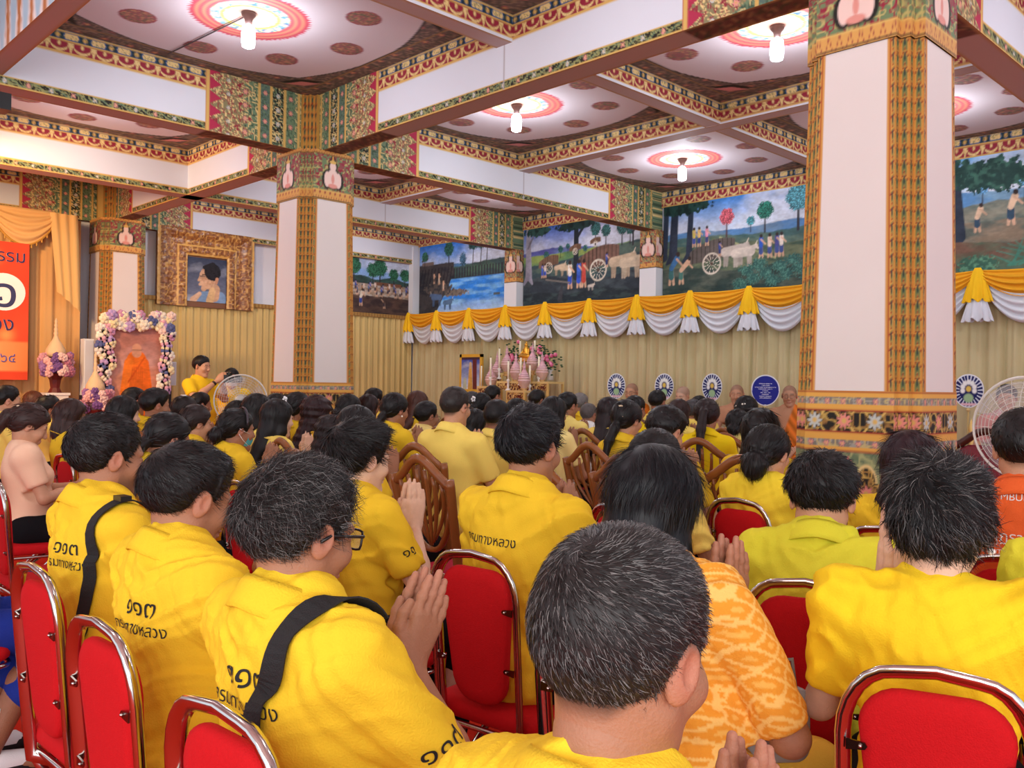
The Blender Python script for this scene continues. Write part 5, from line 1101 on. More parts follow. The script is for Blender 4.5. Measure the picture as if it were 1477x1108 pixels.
# ================================================================== curtains and swags
def pleats(name, o, d, L, z0, z1, per, amp, col, label, top=True, irr=.3, dark=None):
    d = np.array(d, float); nrm = np.array([-d[1], d[0], 0.]); 
    if nrm@np.array([-1., -1, 0]) < 0: nrm = -nrm
    n = int(L/per*9); u = np.linspace(0, L, n); z = np.linspace(z0, z1, 9); U, Z = np.meshgrid(u, z, indexing='ij')
    ph = U/per*2*PI+irr*4*vnoise(U, 0*U, 1.2/per*.3, 4); a = amp*(.75+.5*vnoise(U, 0*U, 1/per, 7)); sh = np.abs(np.sin(ph/2))**.8*a*(1-.35*(Z-z0)/(z1-z0))+.15*a*np.sin(ph*2.3)
    P = np.array(o, float)+U[..., None]*d+nrm*(sh+.01)[..., None]; P[..., 2] = Z
    c = base(U, S(*col))*(.93+.12*vnoise(U, Z, 3, 2))[..., None]; m = MB(); m.grid(P, c)
    b = MB(); ob = m.build(name, CLOTH, None, True); tag(ob, label, 'curtain')
    if top:
        q = MB(); q.patch(np.array([o[0], o[1], z1-.01])+nrm*(amp+.02), d*L, (0, 0, .06), lambda u, v: mix(base(u, S(178, 142, 84)), step(np.abs(((u/.06) % 1)-.5)-.1, .1), S(140, 104, 58)), h=.03); q.patch(np.array([o[0], o[1], z1+.05]), d*L, nrm*(amp+.02), S(160, 124, 70), h=1); q.build('heading_tape', CLOTH, ob)
    return ob
pleats('gold_curtain', (XW-.02, 1.0, 0), (0, 1, 0), Y3-1.1, 0, ZMB+.0, .17, .075, (204, 192, 148), 'long pale gold curtain below the murals, swags along its top', False, .8)
pleats('gold_curtain', (4.95, Y3-.02, 0), (1, 0, 0), XW-5.05, 0, ZMB-.06, .125, .05, (212, 188, 126), 'pleated gold curtain below the framed portrait', True, .1)
knots = [12.75, 11.95, 11.10, 10.22, 9.34, 8.45, 7.58, 6.70, 5.83, 4.95, 4.07, 3.18, 2.30, 1.4]
YEL, YE2, WHI = S(232, 168, 44), S(246, 196, 40), S(216, 220, 228)
def swag(ya, yb, label, zt=ZMB+.03):
    r = empty('swag', (XW-.16, (ya+yb)/2, zt), 0, label, 'swag', 'yellow and white swags along the curtain'); L = ya-yb
    def drape(name, top, d0, d1, col, off, nf):
        n, k = 29, 34; u = np.linspace(-1, 1, n); v = np.linspace(0, 1, k); U, Vv = np.meshgrid(u, v, indexing='ij'); sag = (1-U**2)
        z = -top-(d0*(1-sag)+d1*sag)*Vv-.02*sag; fold = np.sin(Vv*nf*PI+.6*np.cos(U*2))*.020*(.35+.65*sag); bul = .05*np.sin(Vv*PI)*sag
        P = np.stack([-(off+fold+bul+.02*Vv), -U*L/2, z], -1); m = MB(); m.grid(P, col); m.grid(P[::-1]+np.array([.006, 0, 0]), col); return m.build(name, CLOTH, r, True)
    drape('white_drape', .0, .12, .54, WHI, .02, 13); drape('yellow_drape', .0, .06, .28, YEL, .07, 8); return r
def knot(y, label, zt=ZMB+.05):
    r = empty('swag_tail', (XW-.24, y, zt), 0, label, 'swag tail', 'yellow and white tails between the swags')
    for nm, z0, z1, r0, r1, col in (('white_tail', -.28, -.54, .06, .14, WHI), ('yellow_tail', .0, -.34, .03, .135, YE2)):
        m = MB(); k = 80; th = np.linspace(0, 2*PI, k+1); P = np.array([[((r0+(r1-r0)*t**.7)*math.cos(a)*.45*(1+.30*math.sin(9*a)*t), (r0+(r1-r0)*t**.7)*math.sin(a)*(1+.16*math.sin(11*a)*t), z0+(z1-z0)*t+.02*math.sin(9*a)*t) for t in np.linspace(0, 1, 8)] for a in th]); m.grid(P, col); m.build(nm, CLOTH, r, True)
    return r
w_lab = ['in the wall corner', 'under the river mural, left end', 'under the river mural, right end', 'below the pilaster beside the river mural', 'above the pink altar cones', 'right of the altar, under the cart mural', 'above the first emblem fan', 'under the cart and red tree mural, left', 'above the blue fan', 'beside the big column', 'hidden behind the big column', 'right of the big column', 'at the far right edge']
for i in range(len(knots)-1): swag(knots[i], knots[i+1], 'yellow and white draped swag '+w_lab[i])
for i, y in enumerate(knots): knot(y, 'gathered tail '+(['at the wall corner'] + ['right of the swag '+w for w in w_lab])[i])

# ================================================================== the framed portrait
p = Pic(.62, .66, 110); p.sky((52, 60, 84), (112, 118, 140), .3); p.line(.28, .02, .5, .06, .14, .12, (120, 150, 186)); p.line(.42, .1, .44, .2, .09, .08, (200, 160, 128)); p.blob(.32, .36, .13, .17, (206, 166, 134), (190, 146, 114), .06); p.line(.24, .28, .2, .26, .03, .02, (206, 166, 134)); p.line(.2, .35, .18, .32, .022, .016, (200, 160, 128)); p.line(.28, .24, .26, .2, .05, .04, (200, 158, 126)); p.blob(.40, .46, .13, .13, (34, 32, 38), (20, 20, 26), .08); p.line(.27, .52, .4, .56, .03, .05, (30, 30, 36)); p.line(.47, .36, .46, .30, .025, .02, (186, 136, 106)); p.line(.2, .385, .28, .385, .006, .006, (70, 66, 70)); p.line(.24, .405, .29, .415, .008, .006, (40, 36, 38)); p.line(.1, .02, .2, .12, .05, .03, (206, 170, 140)); p.line(.36, .02, .4, .18, .06, .05, (214, 178, 130))
fr = empty('framed_portrait', (5.97, Y3-.06, 2.62), 0, 'dark portrait of a man in profile in a wide carved gold frame', 'painting')
ob = p.hang((-.31, -.05, -.02), (.62, 0, 0), 'portrait_canvas', '', parent=fr)
def framecol(u, v): return filigree(u, v, S(150, 98, 52), S(206, 158, 86), S(112, 66, 40), 22, 5)
m = MB(); W2, HB, HT = .76, -.10, 1.05
for (x0, x1, z0, z1) in ((-W2, -.31, HB, HT), (.31, W2, HB, HT), (-.31, .31, .66, HT)):
    nu, nv = max(3, int((x1-x0)/.012)), max(3, int((z1-z0)/.012)); U, Z = np.meshgrid(np.linspace(x0, x1, nu), np.linspace(z0, z1, nv), indexing='ij')
    e = np.maximum(np.abs(U)-.31, np.clip(Z-.66, 0, 9)); dep = .06+.035*np.sin(np.clip(e/.42, 0, 1)*PI*3)*.6+.012*vnoise(U, Z, 30, 3); m.grid(np.stack([U, -dep, Z], -1), mix(framecol(U, Z), (np.abs(e-.14) < .012) | (np.abs(e-.02) < .015) | (e > .41), S(214, 168, 92)))
m.box((0, -.02, (HB+HT)/2), (2*W2, .04, HT-HB), S(120, 76, 44)); m.build('carved_frame', mat('gilt_frame', rough=.35, vc=True), fr)

# ================================================================== stage at the far left
m = MB(); m.box((.6, 12.2, .2), (7.0, 1.2, .4), S(150, 40, 30)); tag(m.build('stage_platform', VC), 'low stage platform under the banner at the far left', 'stage')
def gold(name, x0, x1, y, z1, label):
    return pleats(name, (x0, y, 0), (1, 0, 0), x1-x0, .4, z1, .2, .08, (214, 168, 110), label, False, .9)
gold('stage_curtain', .4, 4.02, 12.42, 3.5, 'peach gold stage curtain behind the red banner')
ped = empty('curtain_pelmet', (2.2, 12.25, 3.42), 0, 'peach gold scalloped pelmet with tasselled edge above the banner', 'pelmet')
for i in range(5):
    x0 = -1.55+i*.66; n, k = 25, 30; U, Vv = np.meshgrid(np.linspace(-1, 1, n), np.linspace(0, 1, k), indexing='ij'); sag = 1-U**2
    P = np.stack([x0+U*.36, -.08-.02*np.sin(Vv*8*PI)*(.4+.6*sag)-.03*np.sin(Vv*PI), .12-(.16+.30*sag)*Vv], -1); m = MB(); m.grid(P, S(222, 178, 116)); sw = m.build('scallop', CLOTH, ped, True)
    m = MB(); e = P[:, -1]; m.tube(e, .013, S(190, 140, 60), 6); 
    for q in e[1:-1:2]: m.tube([q, q-np.array([0, 0, .05])], [.008, .012], S(200, 150, 70), 5)
    m.build('tassel_trim', VC, sw)
n, k = 30, 14; V_, U = np.meshgrid(np.linspace(0, 1, n), np.linspace(0, 1, k), indexing='ij'); P = np.stack([1.38+(.34*(1-.15*V_))*U+.10*V_, -.10-.05*np.abs(np.sin(U*3*PI)), .10-1.0*V_-.25*V_*U], -1); m = MB(); m.grid(P, S(222, 180, 116)); m.build('side_jabot', CLOTH, ped, True)
bn = empty('banner', (2.2, 12.16, 1.39), 0, 'red and orange banner with white and navy Thai lettering', 'banner')
m = MB(); BW, BH = 2.35, 1.70
def bcol(u, v):
    c = mix(base(u, S(222, 66, 40)), fbm(u, v, 3, 3)*.5, S(240, 100, 60)); c = mix(c, .6*np.exp(-((u-1.95)**2+(v-1.5)**2)/.006), S(255, 190, 110)); c = mix(c, .6*np.exp(-((u-2.1)**2+(v-.55)**2)/.008), S(255, 190, 110)); return np.where(((v < .47) & (v > .1))[..., None], mix(base(u, S(246, 178, 116)), np.clip((u-1.6)/.8, 0, 1), S(238, 130, 70)), c)
m.patch((-1.2, -.02, 0), (BW, 0, 0), (0, 0, BH), bcol, h=.03); m.box((-.025, -.008, BH/2), (BW, .015, BH), S(190, 50, 40)); m.build('banner_sheet', VC, bn)
def flat_text(txt, size, o, parent, col, bold=0., name='lettering', off=.0, eu=(1, 0, 0), en=(0, -1, 0)):
    V, F = text_mesh(txt, size, bold); P = np.array(o)+V[:, :1]*np.array(eu)+V[:, 1:]*np.array([0, 0, 1])+np.array(en)*off; return mk(name, P, F, mat('ink_%d_%d_%d' % col, col, rough=.6), parent, None, False)
for txt, sz, x, z, b in (('ธรรม', .21, .89, 1.52, .012), ('๑', .62, .87, 1.08, .0), ('อง', .24, .86, .68, .012), ('๕๖๔', .17, .88, .27, .006)):
    if txt == '๑':
        m = MB(); m.prism([(.24*math.cos(a), .23*math.sin(a)) for a in np.linspace(0, 2*PI, 40)[:-1]], (x, -.024, z), (1, 0, 0), (0, 0, 1), (0, -1, 0), .004, S(248, 244, 240)); m.build('white_disc', VC, bn); flat_text(txt, sz, (x, -.03, z), bn, (44, 50, 96), .008, 'big_numeral')
    else: flat_text(txt, sz, (x, -.024, z), bn, (250, 246, 242), b+.016, 'lettering_outline'); flat_text(txt, sz, (x, -.030, z), bn, (40, 40, 92) if txt != '๕๖๔' else (96, 84, 150), b*.4, 'lettering')
def blossoms(parent, pts, r, cols, name='blossom'):
    for i, q in enumerate(pts):
        m = MB(); c_ = S(*cols[i % len(cols)]); q = np.array(q)
        for j in range(6):
            a = j*PI/3+i; m.ball(q+np.array([math.cos(a)*r*.55, -abs(r*.25), math.sin(a)*r*.55]), (r*.5, r*.35, r*.5), c_*random.uniform(.85, 1.05), 6, 4)
        m.ball(q+np.array([0, -r*.5, 0]), r*.42, c_*.9, 6, 4); m.build(name, VC, parent, True)
PASTEL = [(240, 226, 190), (246, 236, 214), (232, 176, 190), (190, 160, 206), (240, 224, 176), (96, 104, 150), (244, 214, 200), (238, 230, 216), (206, 150, 180)]
PURP = [(206, 150, 160), (150, 110, 160), (226, 176, 170), (120, 84, 140), (236, 200, 190), (186, 120, 140)]
# monk picture with its flower border
pm = ony(11.75, 196, 520); pcx = pm[0]; r = empty('flower_framed_picture', (pcx, 11.75, 0), 0, 'standing picture of a monk in orange robe, bordered with pastel flowers', 'picture')
u0, u1 = ony(11.75, 158, 520)[0]-pcx, ony(11.75, 233, 520)[0]-pcx; zt = ony(11.75, 196, 474)[2]; Hh = zt-.4
p = Pic(u1-u0, Hh, 100); W = p.W; p.sky((168, 110, 100), (240, 170, 130), .2); cx = W*.5
sc_ = 1.0; yb = Hh-1.0; p.line(cx-.02, yb-.2, cx-.0, yb+.58, .17, .13, (226, 112, 28)); p.line(cx+.10, yb+.55, cx+.16, yb+.2, .06, .05, (222, 104, 26)); p.line(cx-.10, yb+.55, cx-.16, yb+.15, .06, .05, (232, 122, 34))
for k_ in range(9): p.line(cx-.14+k_*.03, yb-.2, cx-.05+k_*.015, yb+.5, .005, .004, (196, 84, 20))
p.line(cx-.1, yb+.3, cx+.1, yb+.62, .012, .01, (200, 84, 20)); p.line(cx+.0, yb+.68, cx+.0, yb+.74, .062, .060, (206, 150, 120)); p.line(cx-.06, yb+.715, cx+.06, yb+.715, .004, .004, (90, 60, 50)); p.line(cx-.19, yb+.1, cx-.19, yb+.06, .025, .02, (206, 150, 120)); p.line(cx+.18, yb+.14, cx+.19, yb+.06, .022, .02, (206, 150, 120)); p.line(cx+.19, yb+.06, cx+.2, yb-.3, .007, .007, (80, 56, 40))
p.hang((u0, -.02, .4), (u1-u0, 0, 0), 'monk_picture', '', parent=r)
m = MB(); m.box(((u0+u1)/2, .03, .4+Hh/2), (u1-u0+.04, .04, Hh+.02), S(200, 120, 90)); m.box((0, .05, .2), (.5, .3, .4), S(180, 150, 130)); m.build('back_board', VC, r)
pts = []; rr = random.Random(3)
for i in range(34): t = i/33; pts.append((u0-.10+t*(u1-u0+.2), -.06+rr.uniform(-.03, .03), .4+Hh+.06+rr.uniform(-.05, .12)))
for i in range(26): t = i/25; pts.append((u0-.08+rr.uniform(-.08, .09)*(1-t*.3), -.06, .4+Hh-.02-t*.78))
for i in range(26): t = i/25; pts.append((u1+.02+rr.uniform(-.08, .08)*(1-t*.4), -.06, .4+Hh-.02-t*.82))
blossoms(r, pts, .075, PASTEL, 'flower_cluster')
def cone_arr(px, Y, ytop, yring, wring, label, ped=True):
    a = ony(Y, px, yring); x, zr = a[0], a[2]; zt = ony(Y, px, ytop)[2]; s = (ony(Y, px+wring, yring)[0]-x)/2; r = empty('flower_cone', (x, Y, 0), 0, label, 'flower arrangement', 'bud-shaped cones on flower rings')
    m = MB(); H = zt-zr-.1; z0 = zr+.08; m.lathe([(.001, z0), (s*.42, z0+.01), (s*.47, z0+.10*H), (s*.45, z0+.2*H), (s*.3, z0+.34*H), (s*.16, z0+.45*H), (s*.09, z0+.54*H)]+[(s*(.10-.006*k+(.02 if k % 2 else -.02)), z0+H*(.56+k*.05)) for k in range(8)]+[(.001, z0+H)], col=S(224, 190, 146), k=20); m.build('bud_cone', mat('woven_cone', rough=.6, vc=True, bump=.6, bscale=90), r, True)
    pts = [(math.cos(t)*s*.72*random.uniform(.7, 1.05), math.sin(t)*s*.5-.05, zr+random.uniform(-.12, .11)) for t in np.linspace(0, 2*PI*5, 62)]; blossoms(r, pts, .052, PURP)
    m = MB(); m.lathe([(.001, zr-.14), (s*.45, zr-.12), (s*.28, zr-.2), (s*.22, zr-.3), (s*.34, zr-.36), (.001, zr-.36)], col=S(98, 36, 34), k=8); m.build('footed_tray', GLOSSVC, r, False)
    m = MB(); m.box((0, 0, (zr-.36)/2+.01), (s*1.0, s*.9, zr-.38), S(232, 226, 214)); m.box((0, 0, zr-.375), (s*1.15, s*1.0, .03), S(238, 232, 222)); m.box((0, -s*.46, (zr-.4)*.55), (s*.7, .02, (zr-.4)*.8), S(222, 214, 200)); m.build('white_pedestal', GLOSSVC, r)
cone_arr(80, 11.9, 456, 525, 60, 'tan cone on a ring of purple flowers beside the banner')
cone_arr(137, 11.2, 505, 577, 56, 'tan cone on a ring of purple flowers in front of the monk picture')
for px, y0, y1, wd, Y, lab in ((126, 489, 570, 14, 11.9, 'tall white column speaker left of the flower frame'), (246, 522, 600, 11, 12.3, 'white box speaker on a stand right of the flower frame')):
    a = ony(Y, px, y0); b = ony(Y, px, y1 if px < 200 else 556); w_ = abs(ony(Y, px+wd, y0)[0]-a[0]); r = empty('white_speaker', (a[0], Y, 0), 0, lab, 'speaker'); m = MB(); m.box((0, 0, (a[2]+b[2])/2), (w_, .14, a[2]-b[2]), S(226, 226, 226)); m.box((0, -.075, (a[2]+b[2])/2), (w_*.8, .01, (a[2]-b[2])*.94), S(206, 208, 212)); m.build('speaker_box', VC, r); m = MB(); m.tube([(0, 0, 0), (0, 0, b[2])], .02, S(60, 60, 62), 8); m.lathe([(.14, 0), (.14, .02), (.001, .03)], col=S(60, 60, 62)); m.build('stand', VC, r)

# ================================================================== altar on the monks' platform
PZ = .55
m = MB(); m.box((9.25, 6.4, PZ/2), (1.2, 10.4, PZ), S(214, 204, 190)); m.box((8.64, 6.4, PZ-.04), (.03, 10.4, .08), S(196, 150, 80)); m.box((9.25, 6.4, PZ+.005), (1.2, 10.4, .01), S(170, 44, 36)); tag(m.build('monk_platform', VC), 'raised platform along the gold curtain where the monks sit', 'platform')
def gtable(px0, px1, ytop, X, dep, label, zb=PZ, leg=.03):
    a = onx(X, px0, ytop); b = onx(X, px1, ytop); L = abs(a[1]-b[1]); r = empty('gilt_altar_table', (X, (a[1]+b[1])/2, zb), 0, label, 'table', 'carved gilt altar tables'); z = a[2]-zb
    m = MB(); m.box((0, 0, z-.015), (dep, L, .03), S(232, 206, 140)); m.build('table_top', GOLDV, r)
    m = MB(); m.patch((-dep/2-.003, -L/2+.03, z-.13), (0, L-.06, 0), (0, 0, .1), lambda u, v: filigree(u, v, S(96, 30, 34), S(240, 214, 150), S(214, 176, 96), 34, 2), h=.012, flip=True); m.box((-dep/2+.006, 0, z-.08), (.016, L-.05, .1), S(120, 40, 40)); m.build('carved_apron', GOLDV, r)
    for sx in (-1, 1):
        for sy in (-1, 1): m = MB(); m.box((sx*(dep/2-leg/2), sy*(L/2-leg/2), (z-.03)/2), (leg, leg, z-.03), S(228, 196, 120)); m.build('leg', GOLDV, r)
    return r, z+zb
GOLDV = mat('gilded_wood', rough=.3, vc=True, metal=.15)
gtable(728, 802, 550, 9.2, .34, 'widest gilt carved altar table'); gtable(739, 765, 563, 8.82, .24, 'small gilt carved table in front of the widest one'); gtable(716, 729, 538, 9.45, .16, 'tall narrow gilt stand left of the widest table'); gtable(744, 764, 527, 9.47, .16, 'tall gilt stand under the golden statue', zb=PZ); gtable(700, 727, 557, 9.1, .34, 'low gilt altar table at the left under two jars'); gtable(664, 697, 566, 9.3, .22, 'gilt low table under the easel picture')
def jar(px, yc, X, label, s=1., prev=[]):
    a = onx(X, px, yc); R = .082*s
    if not prev:
        r = empty('lotus_jar'); m = MB(); pr = [(.001, -.13), (.05, -.13), (.045, -.115), (.07, -.09), (.088, -.03), (.086, .0), (.062, .06), (.034, .11), (.02, .15), (.03, .17), (.014, .19), (.022, .21), (.008, .24), (.001, .30)]
        cc = np.array([S(226, 176, 190)*(1 if i % 2 else .8) if z > .02 else S(206, 168, 158) for i, (q, z) in enumerate(pr)]); m.lathe(pr, col=cc, k=20); m.build('jar_body', mat('beaded_jar', rough=.45, vc=True, bump=.8, bscale=60), r, True)
        m = MB(); [m.lathe([(q+.004, z-.006), (q+.007, z), (q+.004, z+.006)], col=S(240, 206, 214), k=20) for q, z in ((.088, -.02), (.080, .02), (.066, .052), (.05, .08))]; m.build('bead_rings', VC, r, True)
        m = MB(); m.lathe([(.001, -.20), (.06, -.20), (.045, -.18), (.03, -.16), (.055, -.13), (.001, -.13)], col=S(196, 150, 90), k=16); m.build('foot', GOLDV, r, True); prev.append(r)
    else: r = copy_tree(prev[0])
    r.location = tuple(a); tag(r, label, 'jar', 'pink lotus-bud jars on the altar'); return r
for px, y, X, lab in ((708, 546, 9.2, 'leftmost'), (717, 534, 9.4, 'half hidden second from left'), (731, 524, 9.45, 'upper left, beside the flowers'), (744, 535, 9.1, 'middle, behind the short candle'), (756, 547, 8.85, 'lowest, on the small front table'), (768, 522, 9.45, 'upper right, beside the statue'), (782, 535, 9.2, 'rightmost, near the rose vase')): jar(px, y, X, 'pink lotus-bud jar, '+lab)
def candle(px, y0, y1, X, label, prev=[]):
    a = onx(X, px, y0); b = onx(X, px, y1); r = empty('candle', tuple(b), 0, label, 'candle', 'tall ivory candles on the altar'); m = MB(); m.tube([(0, 0, 0), (0, 0, a[2]-b[2])], .014, S(244, 238, 214), 10); m.tube([(0, 0, a[2]-b[2]), (0, 0, a[2]-b[2]+.02)], .003, S(40, 36, 30), 5); m.build('wax_stick', VC, r, True)
    m = MB(); m.lathe([(.001, -.16), (.045, -.16), (.04, -.145), (.012, -.12), (.02, -.08), (.012, -.04), (.028, -.01), (.02, .01), (.001, .01)], col=S(236, 232, 226), k=14); m.build('candle_holder', GLOSSVC, r, True)
for px, y0, y1, X, lab in ((707.5, 516, 545, 9.0, 'left end of the altar'), (720, 503, 532, 9.35, 'second from the left'), (733, 521, 548, 9.0, 'before the upper left jar'), (750, 492, 520, 9.5, 'just left of the golden statue'), (771, 491, 515, 9.5, 'just right of the golden statue'), (751, 516, 540, 9.0, 'in the middle below the statue'), (764, 527, 556, 9.0, 'between the two lower jars'), (777, 514, 544, 9.15, 'beside the rightmost jar'), (694, 528, 560, 9.2, 'beside the easel picture')): candle(px, y0, y1, X, 'ivory candle, '+lab)
def vase(px, yc, X, label, sp=.1):
    a = onx(X, px, yc); r = empty('rose_vase', tuple(a), 0, label, 'flowers', 'pink rose vases on the altar'); m = MB(); m.lathe([(.001, -.26), (.05, -.26), (.045, -.2), (.02, -.14), (.05, -.1), (.001, -.1)], col=S(206, 200, 196), k=14); m.build('vase', GLOSSVC, r, True); rr = random.Random(int(px)); m = MB()
    for i in range(60): q = np.array([rr.gauss(0, .05), rr.gauss(0, sp), rr.gauss(0, .08)]); m.ball(q, (.02, .024, .012), S(60, 92, 62)*rr.uniform(.6, 1.3), 6, 4)
    m.build('leaves', VC, r, True)
    for i in range(8): m = MB(); q = np.array([-.06, rr.gauss(0, sp*.8), rr.gauss(.02, .07)]); m.ball(q, .030, S(222, 110, 150), 8, 6); m.ball(q+np.array([-.014, 0, .01]), .02, S(236, 150, 180), 8, 5); m.build('rose', VC, r, True)
vase(741, 512, 9.55, 'pink roses left of the golden statue'); vase(779, 509, 9.55, 'pink roses right of the golden statue'); vase(794, 523, 9.4, 'pink roses at the right end of the altar')
a = onx(9.47, 759, 517); r = empty('golden_statue', tuple(a), 0, 'small golden seated figure on top of the altar', 'statue'); v = Vol((-.15, -.16, -.01), (.15, .16, .32), .006)
v.cone((-.03, -.08, .03), (-.03, .08, .03), .035, .035, .02); v.ell((-.04, 0, .03), (.06, .11, .03), .02); v.cone((0, 0, .05), (0, 0, .13), .045, .05, .02); v.cone((0, -.05, .13), (-.03, -.075, .07), .018, .015, .01); v.cone((0, .05, .13), (-.03, .075, .07), .018, .015, .01); v.cone((-.03, -.075, .07), (-.06, 0, .05), .015, .013, .01); v.cone((-.03, .075, .07), (-.06, 0, .05), .015, .013, .01); v.cone((0, 0, .15), (0, 0, .18), .018, .018, .01); v.ell((-.003, 0, .2), (.03, .026, .032), .008); v.cone((0, 0, .225), (0, 0, .26), .015, .004, .01)
V_, Q_ = v.mesh(); mk('figure', V_, Q_, GOLD, r); m = MB(); m.lathe([(.001, -.05), (.11, -.05), (.12, -.03), (.09, -.02), (.11, 0), (.001, .005)], col=S(210, 150, 70), k=18); m.build('lotus_base', GOLDV, r, True)
pc_ = onx(9.5, 680, 540); z1 = onx(9.5, 680, 511)[2]; z0 = onx(9.5, 680, 566)[2]; ya = onx(9.5, 664, 540)[1]; yb = onx(9.5, 696, 540)[1]; W = ya-yb-.1; Hh = z1-z0-.1; p = Pic(W, Hh, 110); p.sky((40, 60, 170), (190, 206, 230), .7); p.line(W*.5, 0, W*.5, Hh*.7, .06, .035, (206, 160, 80)); p.line(W*.5, Hh*.7, W*.5, Hh*.8, .03, .028, (220, 190, 140)); p.line(W*.75, 0, W*.72, Hh, .05, .05, (110, 50, 48)); p.line(W*.2, 0, W*.2, Hh*.3, .05, .03, (180, 190, 170)); p.line(0, Hh, W, Hh, .04, .04, (70, 44, 60))
r = empty('easel_picture', (9.5, (ya+yb)/2, z0), 0, 'gold-framed picture with blue sky on an easel left of the altar', 'picture'); p.hang((-.02, W/2, .05), (0, -W, 0), 'picture_print', '', parent=r)
for c_, d_ in (((0, W/2+.025, Hh/2+.05), (.04, .05, Hh+.1)), ((0, -W/2-.025, Hh/2+.05), (.04, .05, Hh+.1)), ((0, 0, .025), (.04, W+.1, .05)), ((0, 0, Hh+.075), (.04, W+.1, .05))): m = MB(); m.box(c_, d_, S(224, 176, 64)); m.build('frame_bar', GOLDV, r)
for y_ in (-.12, .12): m = MB(); m.tube([(.03, y_, 0), (.12, y_*1.2, PZ-z0)], .012, S(150, 110, 60), 6); m.build('easel_leg', VC, r)

# ================================================================== monks and their fans
def fan_emblem(px, py, X, hw, hh, label, blue=False):
    a = onx(X, px, py); r = empty('ceremonial_fan', (a[0], a[1], 0), math.atan2(a[1], a[0]), label, 'fan', None if blue else 'emblem fans standing between the monks')
    def f(U, V):
        x, y = U/hw, V/hh; rr = np.hypot(x, y); th = np.arctan2(y, x); c = base(U, S(30, 34, 96) if not blue else S(38, 44, 140))
        if not blue:
            c = mix(c, (np.sin(th*24) > .3)*(rr > .6)*1., S(206, 214, 228))
            for k_ in range(7): t = PI/2+(k_-3)*.62; c = mix(c, step(np.hypot(x-.40*math.cos(t), y-.12-.40*math.sin(t))-.15, .05), S(240, 242, 240))
            c = mix(c, step(np.hypot(x, y-.12)-.17, .05), S(228, 196, 90)); c = mix(c, step(np.hypot(x/1.2, y+.42)-.26, .05), S(160, 196, 150)); c = mix(c, step(np.abs(y+.80)-.07, .04)*(np.abs(x) < .5), S(230, 190, 200))
        else:
            for k_ in range(9): w_ = [.45, .3, .75, .5, .2, .35, .25, .45, .4][k_]; c = mix(c, (np.abs(y-.42+k_*.115) < .018)*(np.abs(x) < w_)*(vnoise(U, V, 160) > .3), S(220, 224, 240))
        return mix(c, rr > .93, S(226, 230, 236))
    n, k = 44, 120; t = np.linspace(0, 2*PI, k+1); q = np.linspace(0, 1, n); Q, T_ = np.meshgrid(q, t, indexing='ij'); sq = 1+.10*np.cos(2*T_)**2*0+.05*np.sin(T_); U = Q*np.cos(T_)*hw*sq; V = Q*np.sin(T_)*hh; z = a[2]
    P = np.stack([-.012+0*U, -U, z+V], -1); c = f(U, V); m = MB(); m.grid(P[::-1], c[::-1]); m.grid(P+np.array([.024, 0, 0]), S(40, 44, 90)); e = P[-1]; m.grid(np.stack([e, e+np.array([.024, 0, 0])], 0), S(220, 220, 226)); m.build('fan_face', VC, r)
    m = MB(); m.tube([(0, 0, PZ+.02), (0, 0, z-hh+.01)], .009, S(196, 170, 110), 8); m.lathe([(.07, PZ+.005), (.07, PZ+.02), (.02, PZ+.04), (.001, PZ+.04)], col=S(150, 110, 60)); m.ball((0, 0, z-hh-.02), .018, S(226, 200, 140)); m.build('handle', VC, r, True)
for px, py, lab in ((889, 557, 'navy oval fan with white flower emblem, leftmost by the curtain'), (958, 558, 'navy oval fan with flower emblem behind the neat-haired man'), (1027, 559, 'navy oval fan with flower emblem left of the bare-shouldered monk'), (1397, 564, 'navy oval fan with flower emblem peeking out right of the column')): fan_emblem(px, py, 8.95, .115 if px < 1300 else .13, .165 if px < 1300 else .16, lab)
fan_emblem(1104, 563, 8.7, .15, .17, 'plain deep blue round fan with small white writing', True)
def monk(px, py, X, yaw, label, robe=(206, 112, 34), **k):
    r_ = ray(px, py); return person(px, py, 0, yaw, label, d=X/r_[0], hair='none', hopt=dict(t=0, buzz=.45), hcol=(84, 74, 70), shirt=robe, robe=True, collar=False, zfeet=PZ, seat=.02, cross=True, pants=robe, sleeve=.2, group='monks seated along the curtain', arms='lap', legs=True, **k)
monk(911, 553, 9.05, 192, 'monk in orange robe and glasses beside the leftmost emblem fan', skin='mid', acc=('thinglasses',), hpitch=.15)
monk(983, 558, 9.1, 178, 'monk with bowed head, face turned left', skin='light', hpitch=.35)
monk(1063, 555, 9.1, 205, 'bare-shouldered monk looking forward beside the blue fan', skin='mid', robe=(236, 140, 40))
monk(1139, 556, 9.1, 205, 'monk in glasses half hidden by the big column', skin='mid', acc=('thinglasses',), robe=(236, 130, 50))
r_ = ray(1452, 555); person(1452, 555, 0, 195, 'balding man in red-and-white shirt behind the fan at the far right', d=8.7/r_[0], hair='short', hopt=dict(t=.008, noise=0), skin='mid', shirt=(206, 150, 146), zfeet=PZ, seat=.02, cross=True, arms='lap', hpitch=.2)
